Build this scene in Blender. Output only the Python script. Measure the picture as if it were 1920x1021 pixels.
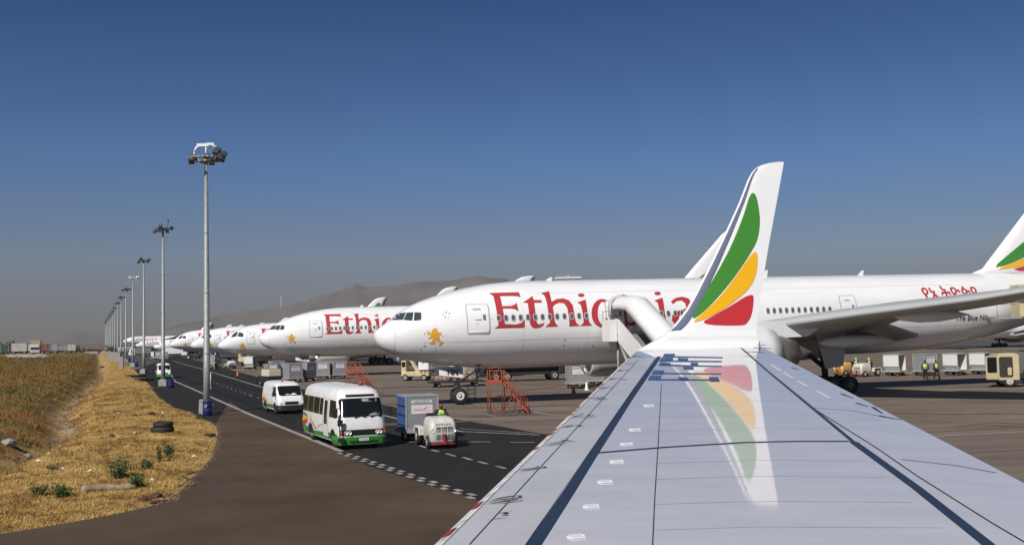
import bpy, bmesh, math, random
from mathutils import Vector, Matrix, noise
from math import sin, cos, tan, radians as R, pi, sqrt, atan2
random.seed(7)
S = bpy.context.scene
for o in list(bpy.data.objects): bpy.data.objects.remove(o)
COL = S.collection
# ------------------------------------------------------------------ camera, sky, sun, exposure
F, PIT, ROLL, H = 2000.0, R(3.27), R(1.14), 4.9          # focal length in pixels of a 1920 wide frame
cam = bpy.data.cameras.new('camera'); cam.sensor_width = 36; cam.lens = 36*F/1920; cam.clip_start = .1; cam.clip_end = 60000
camo = bpy.data.objects.new('camera', cam); COL.objects.link(camo); S.camera = camo
_f = Vector((0, cos(PIT), sin(PIT))); _u = Vector((0, -sin(PIT), cos(PIT))); _r = Vector((1, 0, 0))
CX = _r*cos(ROLL) - _u*sin(ROLL); CY = _r*sin(ROLL) + _u*cos(ROLL)
M = Matrix.Identity(4)
for i in range(3): M[i][0] = CX[i]; M[i][1] = CY[i]; M[i][2] = -_f[i]
M[2][3] = H; camo.matrix_world = M
SUN_EL, SUN_AZ = R(41), R(60)                             # shadows fall 60 degrees from the right, away from the viewer
SD = Vector((-cos(SUN_AZ)*cos(SUN_EL), -sin(SUN_AZ)*cos(SUN_EL), sin(SUN_EL)))
W = bpy.data.worlds.new('World'); S.world = W; W.use_nodes = True
wn, wl = W.node_tree.nodes, W.node_tree.links
bg = wn['Background']; sky = wn.new('ShaderNodeTexSky'); sky.sky_type = 'NISHITA'; sky.sun_disc = False
sky.sun_elevation = SUN_EL; sky.sun_rotation = atan2(SD.x, SD.y) % (2*pi); sky.altitude = 2300
sky.air_density = 1.0; sky.dust_density = 1.0; sky.ozone_density = 3.0
tcw = wn.new('ShaderNodeTexCoord'); sxw = wn.new('ShaderNodeSeparateXYZ'); wl.new(tcw.outputs['Generated'], sxw.inputs[0])
rw = wn.new('ShaderNodeValToRGB'); er = rw.color_ramp.elements          # dusty horizon band, thin clear highland air above it
STOPS = [(0, (.33, .30, .33)), (.031, (.43, .39, .45)), (.0715, (.58, .57, .62)), (.1616, (.41, .63, .86)), (.302, (.15, .40, .68)), (1, (.15, .38, .68))]
while len(er) < len(STOPS): er.new(.5)
for e_, (p_, c_) in zip(er, STOPS): e_.position = p_; e_.color = (*c_, 1)
wl.new(sxw.outputs[2], rw.inputs[0]); mw = wn.new('ShaderNodeMix'); mw.data_type = 'RGBA'; mw.blend_type = 'MULTIPLY'; mw.inputs[0].default_value = 1
wl.new(sky.outputs[0], mw.inputs[6]); wl.new(rw.outputs[0], mw.inputs[7]); wl.new(mw.outputs[2], bg.inputs[0]); bg.inputs[1].default_value = .075
sl = bpy.data.lights.new('sun', 'SUN'); sl.energy = 5.0; sl.angle = R(.5); sl.color = (1, .95, .87)
so = bpy.data.objects.new('sun', sl); COL.objects.link(so); so.rotation_euler = (-SD).to_track_quat('-Z', 'Y').to_euler()
S.view_settings.view_transform = 'Standard'; S.view_settings.look = 'None'; S.view_settings.exposure = 0; S.view_settings.gamma = 1
S.render.engine = 'CYCLES'
HAZE = 0.000125
# ------------------------------------------------------------------ helpers
def ray(u, v):
    return (CX*((u-960)/F) - CY*((v-510.5)/F) + _f)
def G(u, v, z=0.0):                                       # point of the plane z seen at pixel (u, v)
    d = ray(u, v); t = (z-H)/d.z; return Vector((d.x*t, d.y*t, z))
def PY(u, v, y):                                          # point at depth y
    d = ray(u, v); t = y/d.y; return Vector((d.x*t, y, H+d.z*t))
def lerp(a, b, t): return a+(b-a)*t
def tab(T, x):
    if x <= T[0][0]: return T[0][1]
    for (a, p), (b, q) in zip(T, T[1:]):
        if x <= b: return p+(q-p)*(x-a)/(b-a)
    return T[-1][1]
def sm(t): t = max(0, min(1, t)); return t*t*(3-2*t)
MATS = {}
def mat(name, col, rough=.6, metal=0, var=0, vs=3.0, coat=0, bump=0, bs=20, col2=None, stretch=None, spec=.5, ior=1.5):
    if name in MATS: return MATS[name]
    m = bpy.data.materials.new(name); m.use_nodes = True; n, l = m.node_tree.nodes, m.node_tree.links
    b = n['Principled BSDF']; b.inputs['Base Color'].default_value = (*col, 1); b.inputs['Roughness'].default_value = rough
    b.inputs['Metallic'].default_value = metal; b.inputs['Coat Weight'].default_value = coat; b.inputs['Coat Roughness'].default_value = .05
    b.inputs['Specular IOR Level'].default_value = spec; b.inputs['IOR'].default_value = ior
    tc = n.new('ShaderNodeTexCoord'); mp = n.new('ShaderNodeMapping'); l.new(tc.outputs['Object'], mp.inputs[0])
    if stretch: mp.inputs['Scale'].default_value = stretch
    if var or col2:
        t = n.new('ShaderNodeTexNoise'); t.inputs['Scale'].default_value = vs; t.inputs['Detail'].default_value = 8; t.inputs['Roughness'].default_value = .62
        l.new(mp.outputs[0], t.inputs['Vector'])
        r = n.new('ShaderNodeValToRGB'); r.color_ramp.elements[0].position = .3; r.color_ramp.elements[1].position = .7
        c2 = col2 or tuple(c*(1-var) for c in col)
        r.color_ramp.elements[0].color = (*c2, 1); r.color_ramp.elements[1].color = (*[min(1, c*(1+(var*.4 if not col2 else 0))) for c in col], 1)
        l.new(t.outputs[0], r.inputs[0]); l.new(r.outputs[0], b.inputs['Base Color'])
    if bump:
        t2 = n.new('ShaderNodeTexNoise'); t2.inputs['Scale'].default_value = bs; t2.inputs['Detail'].default_value = 6; l.new(mp.outputs[0], t2.inputs['Vector'])
        bp = n.new('ShaderNodeBump'); bp.inputs['Strength'].default_value = bump; bp.inputs['Distance'].default_value = .02
        l.new(t2.outputs[0], bp.inputs['Height']); l.new(bp.outputs[0], b.inputs['Normal'])
    MATS[name] = m; return m
def tag(o, label=None, cat=None, group=None, kind=None):
    if label: o['label'] = label
    if cat: o['category'] = cat
    if group: o['group'] = group
    if kind: o['kind'] = kind
    return o
def thing(name, label, cat, loc=(0, 0, 0), rz=0, group=None):
    o = bpy.data.objects.new(name, None); COL.objects.link(o); o.location = loc; o.rotation_euler = (0, 0, rz); o.empty_display_size = .3
    return tag(o, label, cat, group)
def copy_tree(o, parent=None):
    c = o.copy(); COL.objects.link(c)
    if parent: c.parent = parent; c.matrix_parent_inverse = o.matrix_parent_inverse
    for ch in o.children: copy_tree(ch, c)
    return c
def dup(o, loc, rz=None, label=None, group=None):
    c = copy_tree(o); c.location = loc
    if rz is not None: c.rotation_euler = (0, 0, rz)
    if label: c['label'] = label
    if group: c['group'] = group
    return c
class MB:
    def __init__(s): s.v = []; s.f = []; s.m = []; s.s = []
    def add(s, vs, fs, m=0, smooth=False):
        o = len(s.v); s.v += [tuple(x) for x in vs]
        for f in fs: s.f.append(tuple(i+o for i in f)); s.m.append(m); s.s.append(smooth)
        return s
    def box(s, c, d, m=0, rot=None, taper=1.0):
        x, y, z = d[0]/2, d[1]/2, d[2]/2; P = []
        for sz in (-1, 1):
            t = taper if sz > 0 else 1
            for sx, sy in ((-1, -1), (1, -1), (1, 1), (-1, 1)):
                p = Vector((sx*x*t, sy*y*t, sz*z)); p = rot @ p if rot else p; P.append(p+Vector(c))
        return s.add(P, [(3, 2, 1, 0), (4, 5, 6, 7), (0, 1, 5, 4), (1, 2, 6, 5), (2, 3, 7, 6), (3, 0, 4, 7)], m)
    def tube(s, a, b, r0, r1=None, n=8, m=0, caps=True):
        a, b = Vector(a), Vector(b); r1 = r0 if r1 is None else r1
        d = (b-a).normalized(); q = d.to_track_quat('Z', 'Y'); P = []
        for c, r in ((a, r0), (b, r1)):
            for i in range(n):
                t = 2*pi*i/n; P.append(c+q @ Vector((r*cos(t), r*sin(t), 0)))
        s.add(P, [(i, (i+1) % n, n+(i+1) % n, n+i) for i in range(n)], m, True)
        if caps:
            s.add(P[:n], [tuple(range(n-1, -1, -1))], m); s.add(P[n:], [tuple(range(n))], m)
        return s
    def path(s, pts, r, n=6, m=0):
        for a, b in zip(pts, pts[1:]): s.tube(a, b, r, None, n, m)
        return s
    def loft(s, rings, m=0, smooth=True, caps=True, closed=True):
        n = len(rings[0]); P = [p for r in rings for p in r]; Fc = []
        for k in range(len(rings)-1):
            for i in range(n if closed else n-1):
                j = (i+1) % n; Fc.append((k*n+i, k*n+j, (k+1)*n+j, (k+1)*n+i))
        s.add(P, Fc, m, smooth)
        if caps: s.add(rings[0], [tuple(range(n-1, -1, -1))], m); s.add(rings[-1], [tuple(range(n))], m)
        return s
    def lathe(s, prof, o=(0, 0, 0), ax='X', n=24, m=0, caps=False):       # prof: (along, radius)
        rings = []
        for a, r in prof:
            ring = []
            for i in range(n):
                t = 2*pi*i/n; c, q = r*cos(t), r*sin(t)
                p = {'X': (a, c, q), 'Y': (q, a, c), 'Z': (c, q, a)}[ax]; ring.append((p[0]+o[0], p[1]+o[1], p[2]+o[2]))
            rings.append(ring)
        return s.loft(rings, m, True, caps)
    def prism(s, pts, vec, m=0):                                           # planar polygon pushed along vec
        n = len(pts); A = [Vector(p) for p in pts]; B = [p+Vector(vec) for p in A]
        return s.add(A+B, [tuple(range(n-1, -1, -1)), tuple(range(n, 2*n))]+[(i, (i+1) % n, n+(i+1) % n, n+i) for i in range(n)], m)
    def build(s, name, mats, parent=None, bevel=0, loc=None, sub=0):
        me = bpy.data.meshes.new(name); me.from_pydata(s.v, [], s.f)
        mats = mats if isinstance(mats, (list, tuple)) else [mats]
        for q in mats: me.materials.append(q)
        me.polygons.foreach_set('material_index', s.m); me.polygons.foreach_set('use_smooth', s.s)
        bm = bmesh.new(); bm.from_mesh(me); bmesh.ops.remove_doubles(bm, verts=bm.verts, dist=1e-5)
        bmesh.ops.recalc_face_normals(bm, faces=bm.faces); bm.to_mesh(me); bm.free(); me.update()
        o = bpy.data.objects.new(name, me); COL.objects.link(o)
        if parent: o.parent = parent
        if loc: o.location = loc
        if bevel:
            b = o.modifiers.new('bevel', 'BEVEL'); b.width = bevel; b.segments = 2; b.limit_method = 'ANGLE'; b.angle_limit = R(40)
        return o
def fill2d(contours):
    cu = bpy.data.curves.new('tmp', 'CURVE'); cu.dimensions = '2D'; cu.fill_mode = 'BOTH'
    for c in contours:
        sp = cu.splines.new('POLY'); sp.points.add(len(c)-1); sp.use_cyclic_u = True
        for p, q in zip(sp.points, c): p.co = (q[0], q[1], 0, 1)
    return _tomesh(cu)
def _tomesh(cu):
    o = bpy.data.objects.new('tmp', cu); COL.objects.link(o); me = bpy.data.meshes.new_from_object(o)
    vs = [v.co.copy() for v in me.vertices]; fs = [tuple(p.vertices) for p in me.polygons]
    bpy.data.objects.remove(o); bpy.data.curves.remove(cu); bpy.data.meshes.remove(me); return vs, fs
def text2d(body, size=1.0, align='LEFT', space=1.0, bold=0):
    cu = bpy.data.curves.new('tmp', 'FONT'); cu.body = body; cu.size = size; cu.align_x = align; cu.fill_mode = 'FRONT'; cu.space_character = space; cu.resolution_u = 4; cu.offset = bold
    return _tomesh(cu)
def cut(vs, fs, cx=(), cy=()):                            # extra edges so that a flat shape can follow a curved surface
    me = bpy.data.meshes.new('tmp'); me.from_pydata(vs, [], fs); bm = bmesh.new(); bm.from_mesh(me)
    for x in cx: bmesh.ops.bisect_plane(bm, geom=bm.verts[:]+bm.edges[:]+bm.faces[:], plane_co=(x, 0, 0), plane_no=(1, 0, 0))
    for y in cy: bmesh.ops.bisect_plane(bm, geom=bm.verts[:]+bm.edges[:]+bm.faces[:], plane_co=(0, y, 0), plane_no=(0, 1, 0))
    bm.verts.index_update(); r = [v.co.copy() for v in bm.verts], [tuple(v.index for v in f.verts) for f in bm.faces]
    bm.free(); bpy.data.meshes.remove(me); return r
def patch(name, contours, fmap, m, parent=None, cx=(), cy=(), mesh=None):
    vs, fs = mesh or fill2d(contours); vs, fs = cut(vs, fs, cx, cy)
    return MB().add([fmap(v.x, v.y) for v in vs], fs, 0, True).build(name, m, parent)
def rrect2(x0, y0, x1, y1, r, n=3):
    P = []
    for cx, cy, a in ((x1-r, y1-r, 0), (x0+r, y1-r, 90), (x0+r, y0+r, 180), (x1-r, y0+r, 270)):
        for k in range(n+1): t = R(a+90*k/n); P.append((cx+r*cos(t), cy+r*sin(t)))
    return P
def ell(cx, cy, rx, ry, n=28): return [(cx+rx*cos(2*pi*i/n), cy+ry*sin(2*pi*i/n)) for i in range(n)]
def smooth_poly(P, it=2):
    for _ in range(it):
        Q = []
        for a, b in zip(P, P[1:]+P[:1]): Q += [(a[0]*.75+b[0]*.25, a[1]*.75+b[1]*.25), (a[0]*.25+b[0]*.75, a[1]*.25+b[1]*.75)]
        P = Q
    return P
# materials used all over
WHITE = mat('white_paint', (.78, .775, .76), .3, coat=.25, var=.12, vs=1.6)
JETW = mat('jet_white_paint', (.80, .80, .80), .24, coat=.4, var=.07, vs=.6, stretch=(.35, 1, 2.2))
GREYP = mat('grey_paint', (.30, .31, .32), .5, var=.15)
BLACK = mat('black_rubber', (.018, .018, .018), .75, var=.3, vs=6)
DARK = mat('dark_metal', (.035, .036, .038), .5, metal=.2, var=.3)
STEEL = mat('galvanised_steel', (.30, .33, .32), .55, metal=.25, var=.3, vs=5)
ALU = mat('aluminium_sheet', (.36, .37, .38), .45, metal=.35, var=.2, vs=4)
GLASS = mat('dark_glass', (.012, .015, .017), .06, coat=.3)
RED = mat('red_paint', (.33, .028, .026), .5, var=.25)
REDT = mat('red_title_paint', (.43, .042, .048), .35, var=.05)
ORANGE = mat('orange_steel', (.34, .062, .024), .55, var=.3, vs=6)
GREEN = mat('green_paint', (.045, .22, .035), .4)
YELLOW = mat('yellow_paint', (.75, .40, .025), .4)
BLUE = mat('blue_plastic', (.012, .02, .12), .45, var=.2)
CREAM = mat('cream_paint', (.55, .46, .27), .45, var=.2)
GOLD = mat('gold_paint', (.68, .36, .03), .45)
CONC = mat('concrete', (.33, .31, .28), .85, var=.3, bump=.3)
LAMPG = mat('headlamp_glass', (.80, .80, .79), .15)
AMBER = mat('amber_lens', (.6, .10, .01), .2)
PSI_ = R(16)
# ------------------------------------------------------------------ ground, apron, road, markings, verge
def sheet(name, pts, z, m, sub=0):
    return tag(MB().add([(p[0], p[1], z) for p in pts], [tuple(range(len(pts)))]).build(name, m), kind='structure')
EARTH = mat('dry_earth', (.16, .12, .075), .9, var=.4, vs=.05, bump=.3, bs=.5)
APRON = mat('apron_asphalt', (.172, .134, .100), .85, var=.4, vs=.25, bump=.35, bs=12, stretch=(.35, 1, 1))
ROADM = mat('road_asphalt', (.023, .021, .019), .85, var=.4, vs=.35, bump=.4, bs=16, stretch=(1, .3, 1), spec=.18)
TAXI = mat('taxiway_asphalt', (.088, .061, .039), .85, var=.36, vs=.22, bump=.45, bs=14, spec=.18)
FARA = mat('far_apron_asphalt', (.075, .068, .062), .8, var=.3, vs=.05)
PAINT = mat('worn_white_marking', (.36, .34, .31), .8, var=.65, vs=3.5)
YLINE = mat('worn_yellow_marking', (.42, .27, .05), .7, var=.4, vs=2)
RLINE = mat('worn_red_marking', (.25, .04, .03), .7, var=.5, vs=2)
big = 9000
sheet('ground', [(-big, -200), (big, -200), (big, big), (-big, big)], -.9, EARTH)
EDGE = [(20, -22), (24, -18.5), (26.7, -15.4), (28, -13.3), (29.6, -12.1), (31.2, -11.2), (33, -10.6), (36.9, -11.3), (44.3, -12.6), (51.6, -14.4), (58, -16.1), (61.4, -17.2), (66, -19.2), (72.5, -22.0), (78, -24.9), (93.5, -31.2), (120, -41.0), (181, -64.3), (460, -174), (1200, -464)]
RD = Vector((-.366, .931, 0)).normalized(); RN = Vector((.931, .366, 0))     # along the service road, and across it
# apron: everything right of the verge edge
ap = [(x, y) for y, x in EDGE]; sheet('apron', [(-60, -60)]+[(-36, 5), (-30, 15)]+ap+[(1500, 1200), (1500, -60)], 0, APRON)
sheet('far_apron', [(-40, 190), (600, 360), (1400, 1190), (-455, 1190), (-70, 200)], .002, FARA)
# taxiway in the foreground and the dark service road, px outlines on the ground
def gl(pts): return [tuple(G(u, v)[:2]) for u, v in pts]
road = [(x+.1, y) for y, x in EDGE if 60 < y < 460]
rb = [G(1013, 812), G(940, 799), G(853, 785), G(760, 766), G(600, 738), G(520, 716), G(430, 692), G(372, 676), G(330, 664.5), G(290, 656)]
sheet('service_road', [tuple(p[:2]) for p in rb[:9]]+[(p[0], p[1]) for p in reversed(road)]+gl([(420, 800), (560, 1000), (700, 1000), (905, 935), (1100, 945), (1200, 860), (1150, 825)]), .004, ROADM)
tx = [(x+.05, y) for y, x in EDGE if 19 < y < 62]
sheet('taxiway', tx+gl([(430, 752), (470, 778), (600, 831), (690, 873), (885, 934), (1000, 972), (1200, 1030)])+[(30, 14), (-20, 10)], .008, TAXI)
mk = MB()
def line(pts, w, z=.013, m=0, dash=None, raw=False):
    P = [Vector(p) if raw else G(*p) for p in pts]
    for a, b in zip(P, P[1:]):
        d = (b-a); L = d.length
        if L < 1e-4: continue
        d /= L; n = Vector((-d.y, d.x, 0))*w/2; segs = [(0, L)] if not dash else []
        if dash:
            t = 0
            while t < L: segs.append((t, min(L, t+dash[0]))); t += sum(dash)
        for s0, s1 in segs:
            q = [a+d*s0-n, a+d*s1-n, a+d*s1+n, a+d*s0+n]; mk.add([(p.x, p.y, z) for p in q], [(0, 1, 2, 3)], m)
line([(320, 701), (327, 714), (364, 730), (470, 777), (584, 823), (640, 846)], .28)
line([(325, 676), (334, 679), (378, 691.5), (490, 725), (726, 780), (760, 788), (864, 808.5), (1012, 815)], .22)
a, b = G(640, 848), G(890, 932); d = (b-a).normalized(); n = Vector((-d.y, d.x, 0)); L = (b-a).length; k = 0; t = 0
while t < L:
    c = a+d*t+n*(.13 if k % 2 else -.13); line([c, c+d*.5], .2, raw=True); t += .55; k += 1
line([(400, 716), (470, 741), (560, 769)], .12, dash=(1.3, 2.2))
for q in (((787, 835), (799, 839)), ((809, 843), (822, 846.5)), ((837, 850), (853, 855)), ((868, 857), (885, 862)), ((897, 865), (914, 869.5)), ((930, 873), (948, 878))): line(q, .15)
line([(883, 828), (920, 828)], .18); line([(957, 829), (1003, 829)], .18); line([(640, 815), (700, 824), (780, 829)], .15)
line([(862, 803), (1000, 812)], .12); line([(985, 770), (1040, 778)], .2); line([(896, 774), (930, 780)], .15); line([(762, 762), (900, 777)], .14)
line([(990, 700), (1060, 708), (1400, 716)], .25, .008); line([(1738, 820), (1780, 816), (1960, 807)], .22)
line([(850, 752), (900, 759), (935, 765)], .16, m=1); line([(960, 735), (1060, 722), (1200, 706)], .3, m=2)
line([(1650, 772), (1720, 775.5), (1960, 776)], .3, .012, m=2); line([(1790, 800), (1860, 792), (1960, 796)], .14, m=2); line([(1850, 797), (1900, 798.5)], .2, m=2)
tag(mk.build('road_markings', [PAINT, YLINE, RLINE]), kind='structure')
# repaired strips and stains on the apron
st = MB()
for i in range(26):
    u, v = random.uniform(700, 1900), random.uniform(735, 800) if i % 2 else random.uniform(690, 740); c = G(u, v)
    P = []; a0 = random.uniform(1, 5); b0 = random.uniform(.2, .9); ph = random.uniform(0, 9)
    for k in range(16):
        t = 2*pi*k/16; r = 1+.3*noise.noise(Vector((cos(t)+ph, sin(t), i))); x, y = a0*r*cos(t), b0*r*sin(t); P.append((c.x+x*.96-y*.27, c.y+x*.27+y*.96, .0055+i*.00005))
    st.add(P, [tuple(range(16))])
tag(st.build('oil_stains', mat('oil_stain', (.09, .077, .066), .7, var=.3, vs=1)), kind='stuff')
# tyre marks, sealed cracks and patches on road, taxiway and apron
tm = MB(); rt_ = random.Random(12)
def track(P, w, z, m=0):
    L_ = []; R_ = []
    for i, p in enumerate(P):
        q = (P[min(len(P)-1, i+1)]-P[max(0, i-1)]).normalized(); nn = Vector((-q.y, q.x, 0))*w/2; L_.append((p.x+nn.x, p.y+nn.y, z)); R_.append((p.x-nn.x, p.y-nn.y, z))
    tm.loft([L_, R_], m, smooth=False, caps=False, closed=False)
for i in range(7):
    u0, v0 = rt_.uniform(250, 620), rt_.uniform(850, 985); a = G(u0, v0); hd = rt_.uniform(-.4, .5)+pi/2+.2; cv = rt_.uniform(-.06, .06); P = [a]
    for k in range(14): hd += cv; P.append(P[-1]+Vector((cos(hd), sin(hd), 0))*.9)
    for o_ in (0, 1.6): track([p+Vector((o_*.9, o_*.2, 0)) for p in P], rt_.uniform(.10, .2), .0085+i*.00008)
for i in range(12):
    o_ = rt_.uniform(1.5, 9); a = G(470+i*8, 760)+RN*(o_-4); P = [a+RD*k*5+RN*.15*noise.noise(Vector((k*.4, i, 0))) for k in range(-3, 24)]; track(P, rt_.uniform(.12, .3), .0062+i*.00008, 1)
for i in range(22):
    a = G(rt_.uniform(720, 1850), rt_.uniform(700, 800)); hd = PSI_ if rt_.random() < .5 else PSI_+pi/2
    P = [a+Vector((cos(hd), sin(hd), 0))*k*1.4+Vector((0, .25*noise.noise(Vector((k*.5, i, 3))), 0)) for k in range(rt_.randint(8, 26))]; track(P, rt_.uniform(.06, .16), .0067+i*.00008, 2)
tag(tm.build('tyre_marks', [mat('tyre_mark_faint', (.070, .050, .036), .85, col2=(.092, .067, .047), vs=1.2, spec=.15), mat('tyre_mark_road', (.012, .0115, .011), .8, var=.4, vs=1.5, spec=.2), mat('tyre_mark_apron', (.095, .078, .062), .85, col2=(.15, .12, .095), vs=.7)]), kind='stuff')
jn = MB()
for k in range(-2, 30):                                    # paving lane joints of the apron
    a = G(1000, 770)+Vector((-sin(PSI_), cos(PSI_), 0))*(k*7.5-30); d_ = Vector((cos(PSI_), sin(PSI_), 0)); n_ = Vector((-d_.y, d_.x, 0))*.035
    p_, q_ = a-d_*4, a+d_*160; jn.add([(w_.x, w_.y, .0098) for w_ in (p_-n_, q_-n_, q_+n_, p_+n_)], [(0, 1, 2, 3)])
tag(jn.build('apron_joints', mat('joint_tar', (.05, .043, .037), .8)), kind='structure')
# verge
DITCH = [(20, 11), (47, 9), (52, 8.9), (66, 8.7), (95, 7.6), (122, 7), (167, 5.5), (300, 5), (470, 5)]
def verge_z(x, y):
    d = tab(EDGE, y)-x; d0 = tab(DITCH, y)
    z = -.02+.12*sm(d/1.2)+.14*sm(d/4)
    z -= 1.05*math.exp(-((d-d0)/(1.5))**2); z += .55*sm((d-d0-1)/5)+.5*sm((d-d0-10)/40)
    z += (.10*noise.noise(Vector((x*.35, y*.35, 0)))+.045*noise.noise(Vector((x*1.3, y*1.3, 3))))*sm(d/1.0)
    return z
def verge_zone(x, y):
    d = tab(EDGE, y)-x; d0 = tab(DITCH, y); nz = noise.noise(Vector((x*.5, y*.2, 8)))+.6*noise.noise(Vector((x*1.9, y*.9, 4)))
    g = max(0, 1-abs(d-d0+.25+.9*nz)/1.1)*1.5*(1 if y < 200 else .5)*(.55+.9*noise.noise(Vector((x*.8, y*.35, 21))))
    g = max(0, g)
    fld = sm((d-d0-.4+.8*nz)/1.5)
    return min(1, fld), min(1, g)
ys = [20]
while ys[-1] < 470: ys.append(ys[-1]+max(.22, ys[-1]*.008))
ds = [0]
while ds[-1] < 330: ds.append(ds[-1]+max(.3, ds[-1]*.035))
V = []; Zn = []; Fv = []
for y in ys:
    xe = tab(EDGE, y)+.22*noise.noise(Vector((0, y*1.1, 5)))+.12*noise.noise(Vector((2, y*3.7, 5)))
    for d in ds: x = xe-d; V.append((x, y, verge_z(x, y))); Zn.append(verge_zone(x, y))
nd = len(ds)
for k in range(len(ys)-1):
    for i in range(nd-1): Fv.append((k*nd+i+1, k*nd+i, (k+1)*nd+i, (k+1)*nd+i+1))
me = bpy.data.meshes.new('grass_verge'); me.from_pydata(V, [], Fv); me.polygons.foreach_set('use_smooth', [True]*len(Fv))
at = me.color_attributes.new('zone', 'FLOAT_COLOR', 'POINT')
for i, (a, b) in enumerate(Zn): at.data[i].color = (a, b, 0, 1)
vm = bpy.data.materials.new('dry_grass_ground'); vm.use_nodes = True; n, l = vm.node_tree.nodes, vm.node_tree.links; pb = n['Principled BSDF']; pb.inputs['Roughness'].default_value = .95
pb.inputs['Specular IOR Level'].default_value = .1
def nz_ramp(scale, stops, st=(1, 1, 1)):
    tc = n.new('ShaderNodeTexCoord'); mp = n.new('ShaderNodeMapping'); mp.inputs['Scale'].default_value = st; l.new(tc.outputs['Object'], mp.inputs[0])
    t = n.new('ShaderNodeTexNoise'); t.inputs['Scale'].default_value = scale; t.inputs['Detail'].default_value = 9; t.inputs['Roughness'].default_value = .68; l.new(mp.outputs[0], t.inputs['Vector'])
    r = n.new('ShaderNodeValToRGB'); e = r.color_ramp.elements
    while len(e) < len(stops): e.new(.5)
    for q, (p, c) in zip(e, stops): q.position = p; q.color = (*c, 1)
    l.new(t.outputs[0], r.inputs[0]); return r.outputs[0]
straw_a = nz_ramp(2.4, [(.30, (.19, .115, .04)), (.46, (.40, .255, .085)), (.62, (.56, .395, .15))]); straw_b = nz_ramp(.33, [(.38, (.36, .27, .19)), (.49, (.80, .74, .64)), (.60, (1.0, 1.0, 1.0))])
ms = n.new('ShaderNodeMix'); ms.data_type = 'RGBA'; ms.blend_type = 'MULTIPLY'; ms.inputs[0].default_value = .8; l.new(straw_a, ms.inputs[6]); l.new(straw_b, ms.inputs[7]); straw = ms.outputs[2]
field = nz_ramp(.20, [(.34, (.20, .080, .028)), (.45, (.25, .145, .048)), (.53, (.14, .115, .034)), (.64, (.072, .088, .026))], (1, .4, 1))
grav = nz_ramp(2.6, [(.3, (.13, .085, .045)), (.47, (.23, .18, .125)), (.56, (.33, .29, .235)), (.72, (.44, .40, .345))])
ca = n.new('ShaderNodeVertexColor'); ca.layer_name = 'zone'; sp = n.new('ShaderNodeSeparateColor'); l.new(ca.outputs[0], sp.inputs[0])
m1 = n.new('ShaderNodeMix'); m1.data_type = 'RGBA'; l.new(sp.outputs[0], m1.inputs[0]); l.new(straw, m1.inputs[6]); l.new(field, m1.inputs[7])
m2 = n.new('ShaderNodeMix'); m2.data_type = 'RGBA'; l.new(sp.outputs[1], m2.inputs[0]); l.new(m1.outputs[2], m2.inputs[6]); l.new(grav, m2.inputs[7]); l.new(m2.outputs[2], pb.inputs['Base Color'])
tb = n.new('ShaderNodeTexNoise'); tb.inputs['Scale'].default_value = 5; tb.inputs['Detail'].default_value = 8; tc0 = n.new('ShaderNodeTexCoord'); l.new(tc0.outputs['Object'], tb.inputs['Vector'])
bp = n.new('ShaderNodeBump'); bp.inputs['Strength'].default_value = .8; bp.inputs['Distance'].default_value = .12; l.new(tb.outputs[0], bp.inputs['Height']); l.new(bp.outputs[0], pb.inputs['Normal'])
me.materials.append(vm); vg = bpy.data.objects.new('grass_verge', me); COL.objects.link(vg); tag(vg, kind='structure')
def tufts(name, N, yr, dr, hgt, wid, m, keep=lambda d, d0, q: True, blades=4):
    vs = []; fs = []; c = 0
    while c < N:
        y = math.exp(random.uniform(math.log(yr[0]), math.log(yr[1]))); d = random.uniform(*dr)
        x = tab(EDGE, y)-d; d0 = tab(DITCH, y); q = noise.noise(Vector((x*.45, y*.45, 1)))
        c += 1
        if not keep(d, d0, q): continue
        z = verge_z(x, y)-.01; s = (1+max(0, y-60)/90)
        for b in range(blades):
            a = random.uniform(0, 2*pi); h = hgt*random.uniform(.4, 1.25)*(1+.5*q); w = wid*s*random.uniform(.6, 1.3); ln = h*random.uniform(.5, 1.9)
            bx, by = x+random.gauss(0, .10), y+random.gauss(0, .10); i = len(vs); ca_, sa_ = cos(a), sin(a)
            vs += [(bx-sa_*w, by+ca_*w, z), (bx+sa_*w, by-ca_*w, z), (bx+ca_*ln, by+sa_*ln, z+h)]; fs.append((i, i+1, i+2))
    me = bpy.data.meshes.new(name); me.from_pydata(vs, [], fs); me.materials.append(m); o = bpy.data.objects.new(name, me); COL.objects.link(o); return tag(o, kind='stuff')
STRAW = mat('straw_blades', (.66, .46, .18), .9, col2=(.34, .21, .07), vs=.9, spec=.1)
FIELDG = mat('field_grass_blades', (.12, .125, .034), .9, col2=(.27, .125, .042), vs=.16, spec=.1)
tufts('dry_grass', 78000, (26, 215), (-.12, 10), .075, .011, STRAW, lambda d, d0, q: d < d0-.9+1.6*q and q > -.16)
BROWNT = mat('brown_tuft_blades', (.30, .19, .075), .9, col2=(.16, .09, .03), vs=.9, spec=.1)
tufts('tall_dry_tufts', 9000, (26, 110), (.2, 10), .17, .012, BROWNT, lambda d, d0, q: d < d0-.5+q and (q < -.12 or q > .3), 7)
tufts('ditch_weeds', 5000, (40, 190), (5, 12), .22, .02, BROWNT, lambda d, d0, q: abs(d-d0) < 1.6 and q > .05, 5)
tufts('field_grass', 30000, (42, 300), (7, 60), .26, .022, FIELDG, lambda d, d0, q: d > d0+1.3-q)
gv = MB(); rg = random.Random(5)                           # gravel spilling along the ragged asphalt edge and in the ditch
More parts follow.
